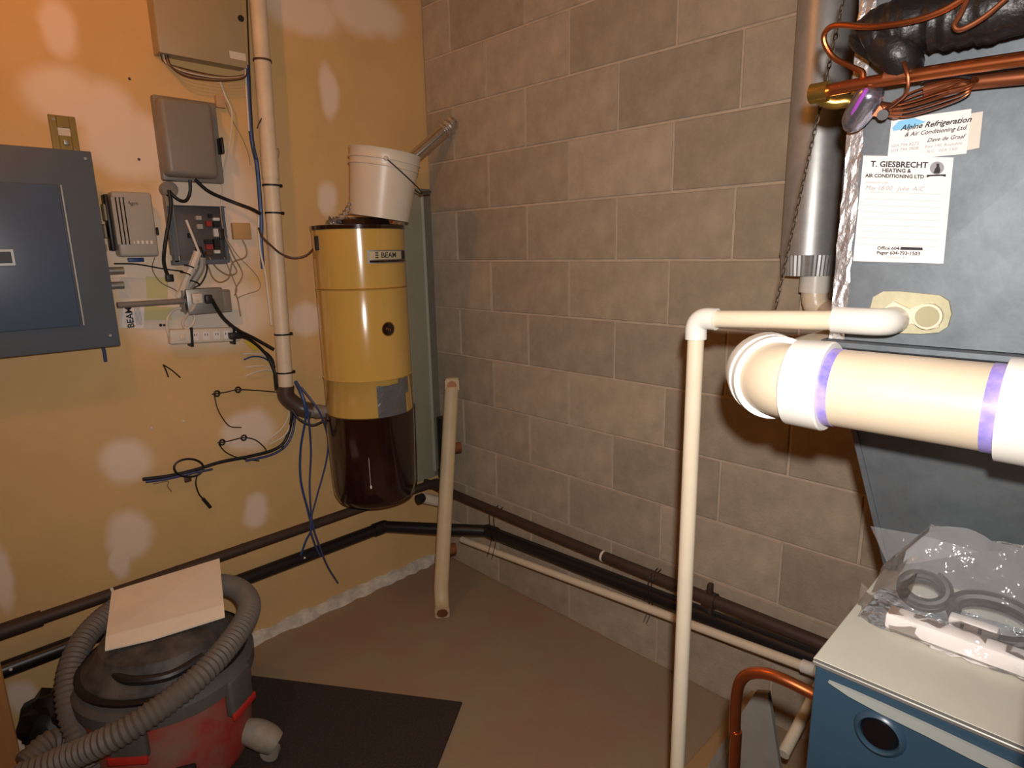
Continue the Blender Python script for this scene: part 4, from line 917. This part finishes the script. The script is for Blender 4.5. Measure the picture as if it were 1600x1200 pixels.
for k in range(9):
    v = .335+k*.062; bl_([(.06, v), (.92, v+.006), (.92, v+.0085), (.06, v+.0025)], M_INKL, 'ruled_line')
print_line(t, mp, w, h, 'Office 604-', .27, .880, .0062, bold=.00015)
bl_([(.535, .848), (.77, .85), (.775, .876), (.535, .878)], M_INK, 'black_bar')
print_line(t, mp, w, h, 'Pager 604-793-1503', .27, .925, .0062, bold=.00015)
print_line(t, mp, w, h, 'Chilliwack, B.C.', .38, .962, .0042, m=M_INKL)

# refrigerant lines
def PL(pts): return [onp(p[0], p[1], 1, p[2]) for p in pts]
t = thing('liquid_line', onp(1290, 145, 1, -.82), 'bare copper refrigerant tube with brass cap crossing the plenum', 'copper tube')
MB().tube(PL([(1292, 142, -.812), (1330, 134, -.815), (1400, 122, -.818), (1500, 106, -.82), (1625, 88, -.825)]), .0078, 14, 4).build('tube', M_COPPER, t)
MB().tube(PL([(1383, 121, -.817), (1418, 117, -.818)]), .0092, 14, 1).build('sleeve', M_COPPERD, t)
MB().tube(PL([(1268, 147, -.810), (1280, 145, -.811), (1296, 142, -.812)]), .0125, 16, 3).build('cap', M_BRASS, t)
MB().tube(PL([(1276, 150, -.808), (1300, 160, -.80), (1322, 158, -.795), (1332, 160, -.79)]), .0085, 12, 4).build('valve_stub', M_BRASS, t)
one(MB().tube(PL([(1446, 140, -.770), (1500, 131, -.772), (1560, 124, -.774), (1630, 117, -.776)]), .0085, 14, 3), 'copper_tube', M_COPPERD, 'dull copper tube below the bright one, ending at capillary loops', 'copper tube')
t = thing('expansion_valve', onp(1345, 180, 1, -.79), 'silver expansion valve head with violet streak beside the business card', 'valve')
hc = onp(1348, 167, 1, -.800)
hd = (onp(1330, 196, 1, -.785)-onp(1367, 138, 1, -.81)).normalized(); 
MB().tube([hc-hd*.028, hc-hd*.02, hc, hc+hd*.022, hc+hd*.033], lambda q: .004+.0135*math.sin(math.pi*min(1, max(0, .12+.8*q))), 16, 4).build('head', M_HEAD, t)
MB().tube([hc-hd*.022+V((-.002, -.0165, 0)), hc+V((-.001, -.0182, 0)), hc+hd*.024+V((0, -.0135, 0))], .0028, 8, 4).build('violet_streak', M_VIOLET, t)
MB().tube(PL([(1360, 165, -.79), (1378, 170, -.785), (1392, 172, -.78), (1400, 176, -.765)]), .0085, 12, 3).build('body', M_COPPERD, t)
for k, mm in enumerate((M_COPPERD, M_DARK)):
    q = onp(1372+k*9, 172+k*6, 1, -.79); MB().cyl(q, q+V((.002, -.012, -.003)), .0065, 10).build('nut', mm, t)
for k in range(4):
    one(MB().tube(PL([(1378, 168+k*4, -.79), (1420, 160+k*7, -.783), (1478, 142+k*7, -.792), (1512, 134+k*4.5, -.796), (1528-k*4, 126+k*2.5, -.79), (1518-k*5, 122+k*2, -.785), (1475, 128+k*6.5, -.78), (1430, 142+k*7, -.776), (1394, 160+k*4, -.775)]), .0012, 8, 5), 'capillary_tube', M_COPPERD if k % 2 else M_COPPER, 'thin copper capillary tube looping above the business card', 'capillary tube', 'capillary loops above the card')
one(MB().tube(PL([(1440, 128, -.80), (1462, 121, -.80), (1490, 118, -.80), (1518, 121, -.80)]), .0018, 8, 4), 'sensor_wire', M_BLACK, 'short black wire arching over the capillary loops', 'wire')
one(MB().tube(PL([(1410, 92, -.83), (1416, 108, -.842), (1419, 125, -.842), (1416, 145, -.835), (1400, 160, -.815), (1384, 171, -.80)]), .0022, 8, 5), 'capillary_tube', M_COPPERD, 'copper capillary dropping from black insulation across the copper tube', 'capillary tube')
one(MB().tube(PL([(1512, -6, -.86), (1470, 18, -.862), (1420, 34, -.86), (1360, 42, -.852), (1310, 39, -.84), (1291, 48, -.83), (1288, 66, -.825), (1303, 90, -.82), (1332, 105, -.82), (1347, 112, -.82), (1349, 122, -.82)]), .0034, 10, 6), 'copper_coil', M_COPPER, 'thin copper tube curling left in front of the black insulation', 'copper tube')
one(MB().tube(PL([(1515, -8, -.865), (1502, 20, -.868), (1492, 38, -.87), (1497, 46, -.87), (1512, 42, -.87), (1540, 25, -.868), (1575, -4, -.865)]), .0028, 10, 6), 'copper_coil', M_COPPERD, 'thin bent copper tube in a sharp V over the insulation', 'copper tube')
# black insulated suction line
t = thing('suction_line', onp(1400, 60, 1, -.80), 'lumpy black foam insulation on the suction line at plenum top', 'insulation')
random.seed(5)
P = smooth_path(PL([(1345, 88, -.80), (1362, 68, -.80), (1395, 52, -.805), (1440, 36, -.81), (1500, 26, -.81), (1560, 14, -.81), (1640, -4, -.81)]), 8)
rad = [.012+.020*math.sin(min(1, i/10)*math.pi/2)+random.uniform(-.002, .002)+(.004 if 10 < i < 24 else 0) for i in range(len(P))]
MB().tube(P, lambda q: rad[int(round(q*(len(P)-1)))], 16, 1).build('foam_sleeve', M_INSUL, t, ang=60)
MB().tube(PL([(1390, 66, -.815), (1402, 82, -.82), (1412, 96, -.815), (1418, 104, -.80)]), lambda q: .026-.008*q, 14, 5).build('foam_wrap', M_INSUL, t, ang=60)
# light chain
t = thing('pull_chain', B(1212, 480, .60), 'thin dark hanging chain in front of the round duct', 'chain')
ca_, cb_ = onp(1319, -4, 1, -.62), onp(1212, 482, 1, -.62)
LN = (cb_-ca_).length; nl = int(LN/.0095); dc = (cb_-ca_).normalized(); sx = dc.cross(V((0, 1, 0))).normalized(); sy = dc.cross(sx).normalized()
lm = {}
for i in range(nl):
    c = ca_+dc*(i+.5)*LN/nl; ww = sx if i % 2 else sy
    if i % 2 not in lm:
        mbx = MB().tube([dc*.0068*math.cos(k*math.pi/5)+ww*.0026*math.sin(k*math.pi/5) for k in range(11)], .0009, 5, 1, False)
        o = mbx.build('link', M_WIRE, t); lm[i % 2] = (o.data, WORLD[t.name].copy())
        for q in o.data.vertices: q.co = q.co+WORLD[t.name]
        o.location = c-WORLD[t.name]
    else:
        o = bpy.data.objects.new('link', lm[i % 2][0]); COL.objects.link(o); o.parent = t; o.location = c-WORLD[t.name]
# copper pipe at the furnace foot
one(MB().tube(PL([(1275, 1087, -.96), (1262, 1080, -.96), (1225, 1062, -.962), (1195, 1052, -.962), (1170, 1053, -.962), (1156, 1066, -.962), (1150, 1095, -.962), (1148, 1150, -.962), (1147, 1205, -.962)])+[V((B(1147, 1205, .962).x, -.962, .001))], .0078, 14, 6), 'copper_pipe', M_COPPER, 'bent copper pipe leaving the furnace side and dropping to the floor', 'copper pipe')

# ================================================================== BAG ON THE FURNACE
t = thing('plastic_bag', (2.15, -.81, FZ), 'clear plastic bag leaning on the plenum on the pale furnace top', 'bag')
random.seed(21)
from mathutils import noise
prof = [(-.868, .0015), (-.876, .008), (-.874, .018), (-.866, .027), (-.852, .031), (-.836, .034), (-.818, .042), (-.800, .054), (-.786, .068), (-.774, .084), (-.764, .100), (-.754, .116), (-.7480, .108), (-.748, .08), (-.748, .04), (-.752, .0015)]
vs_, fs_ = [], []; NS = 44; np_ = len(prof)
for i in range(NS+1):
    x = 1.992+(2.42-1.992)*i/NS; e_in = min(1, i/5); e_out = min(1, (NS-i)/5); s_ = .30+.70*min(e_in, e_out)
    for (y, z) in prof:
        q = V((x, y, z)); n1 = noise.noise(q*38); n2 = noise.noise(q*38+V((9, 4, 1))); n3 = noise.noise(q*95+V((3, 7, 2)))
        a_ = 1 if z > .004 else 0
        yy = -.80+(y+.80)*(.80+.20*s_)+a_*(.009*n1+.004*n3); zz = z*s_+a_*(.010*n2+.004*n3)
        vs_.append(V((x+.003*n3, min(-.7465, yy), FZ+.0012+max(0, zz))))
for i in range(NS):
    for k in range(np_): fs_.append((i*np_+k, i*np_+(k+1) % np_, (i+1)*np_+(k+1) % np_, (i+1)*np_+k))
MB().add(vs_, fs_).build('film', M_CLEAR, t, ang=28)
def flap(pts):
    mbx = MB(); n_ = len(pts); c_ = sum((V(q) for q in pts), V())/n_+V((0, -.004, .003)); mbx.add(list(pts)+[c_], [(k, (k+1) % n_, n_) for k in range(n_)]); return mbx
flap([onp(1346, 910, 1, -.835), onp(1372, 935, 1, -.855), F(1352, 950, FZ+.003), F(1345, 946, FZ+.002), onp(1340, 945, 1, -.83)]).build('film_flap', M_CLEAR, t)
flap([onp(1360, 822, 1, -.748), onp(1440, 836, 1, -.748), onp(1530, 862, 1, -.75), onp(1430, 880, 1, -.765), onp(1388, 884, 1, -.765)]).build('film_flap', M_CLEAR, t)
# contents
one(MB().box(2.024, 2.36, -.866, -.838, FZ+.0025, FZ+.024, .004, 2, None), 'folded_booklet', M_PAPER, 'thick white folded booklet inside the clear bag on the furnace', 'booklet')
def coil(cx, cy, cz, rx, ry, turns, r, tilt, label, m):
    n_ = int(turns*16); pts = []
    for k in range(n_+1):
        a_ = k*2*math.pi/16; dzz = .0065*k/16
        pts.append(V((cx+rx*math.cos(a_), cy+ry*math.sin(a_)*math.cos(tilt)-dzz*.3, cz+ry*math.sin(a_)*math.sin(tilt)+dzz)))
    return one(MB().tube(pts, r, 10, 2), 'vinyl_tube', m, label, 'tube')
k1 = F(1456, 902, FZ+.034); k2 = F(1548, 952, FZ+.030)
coil(k1.x, min(k1.y, -.785), FZ+.024, .026, .020, 2.2, .0068, .9, 'coiled black tubing in the left part of the clear bag', M_BLACK)
coil(k2.x+.008, min(k2.y, -.785)-.012, FZ+.022, .044, .024, 1.6, .0080, .8, 'larger curved black hose in the right part of the clear bag', M_BLACK)
t = thing('printed_card', (2.11, -.823, FZ+.003), 'small white printed card under the tubing in the clear bag', 'card')
MB().box(2.085, 2.135, -.832, -.815, FZ+.003, FZ+.030, .003, 2).build('card', M_PAPER, t)
for k in range(2): MB().box(2.098+k*.018, 2.1015+k*.018, -.8326, -.8320, FZ+.006, FZ+.026).build('stroke', M_INK, t)
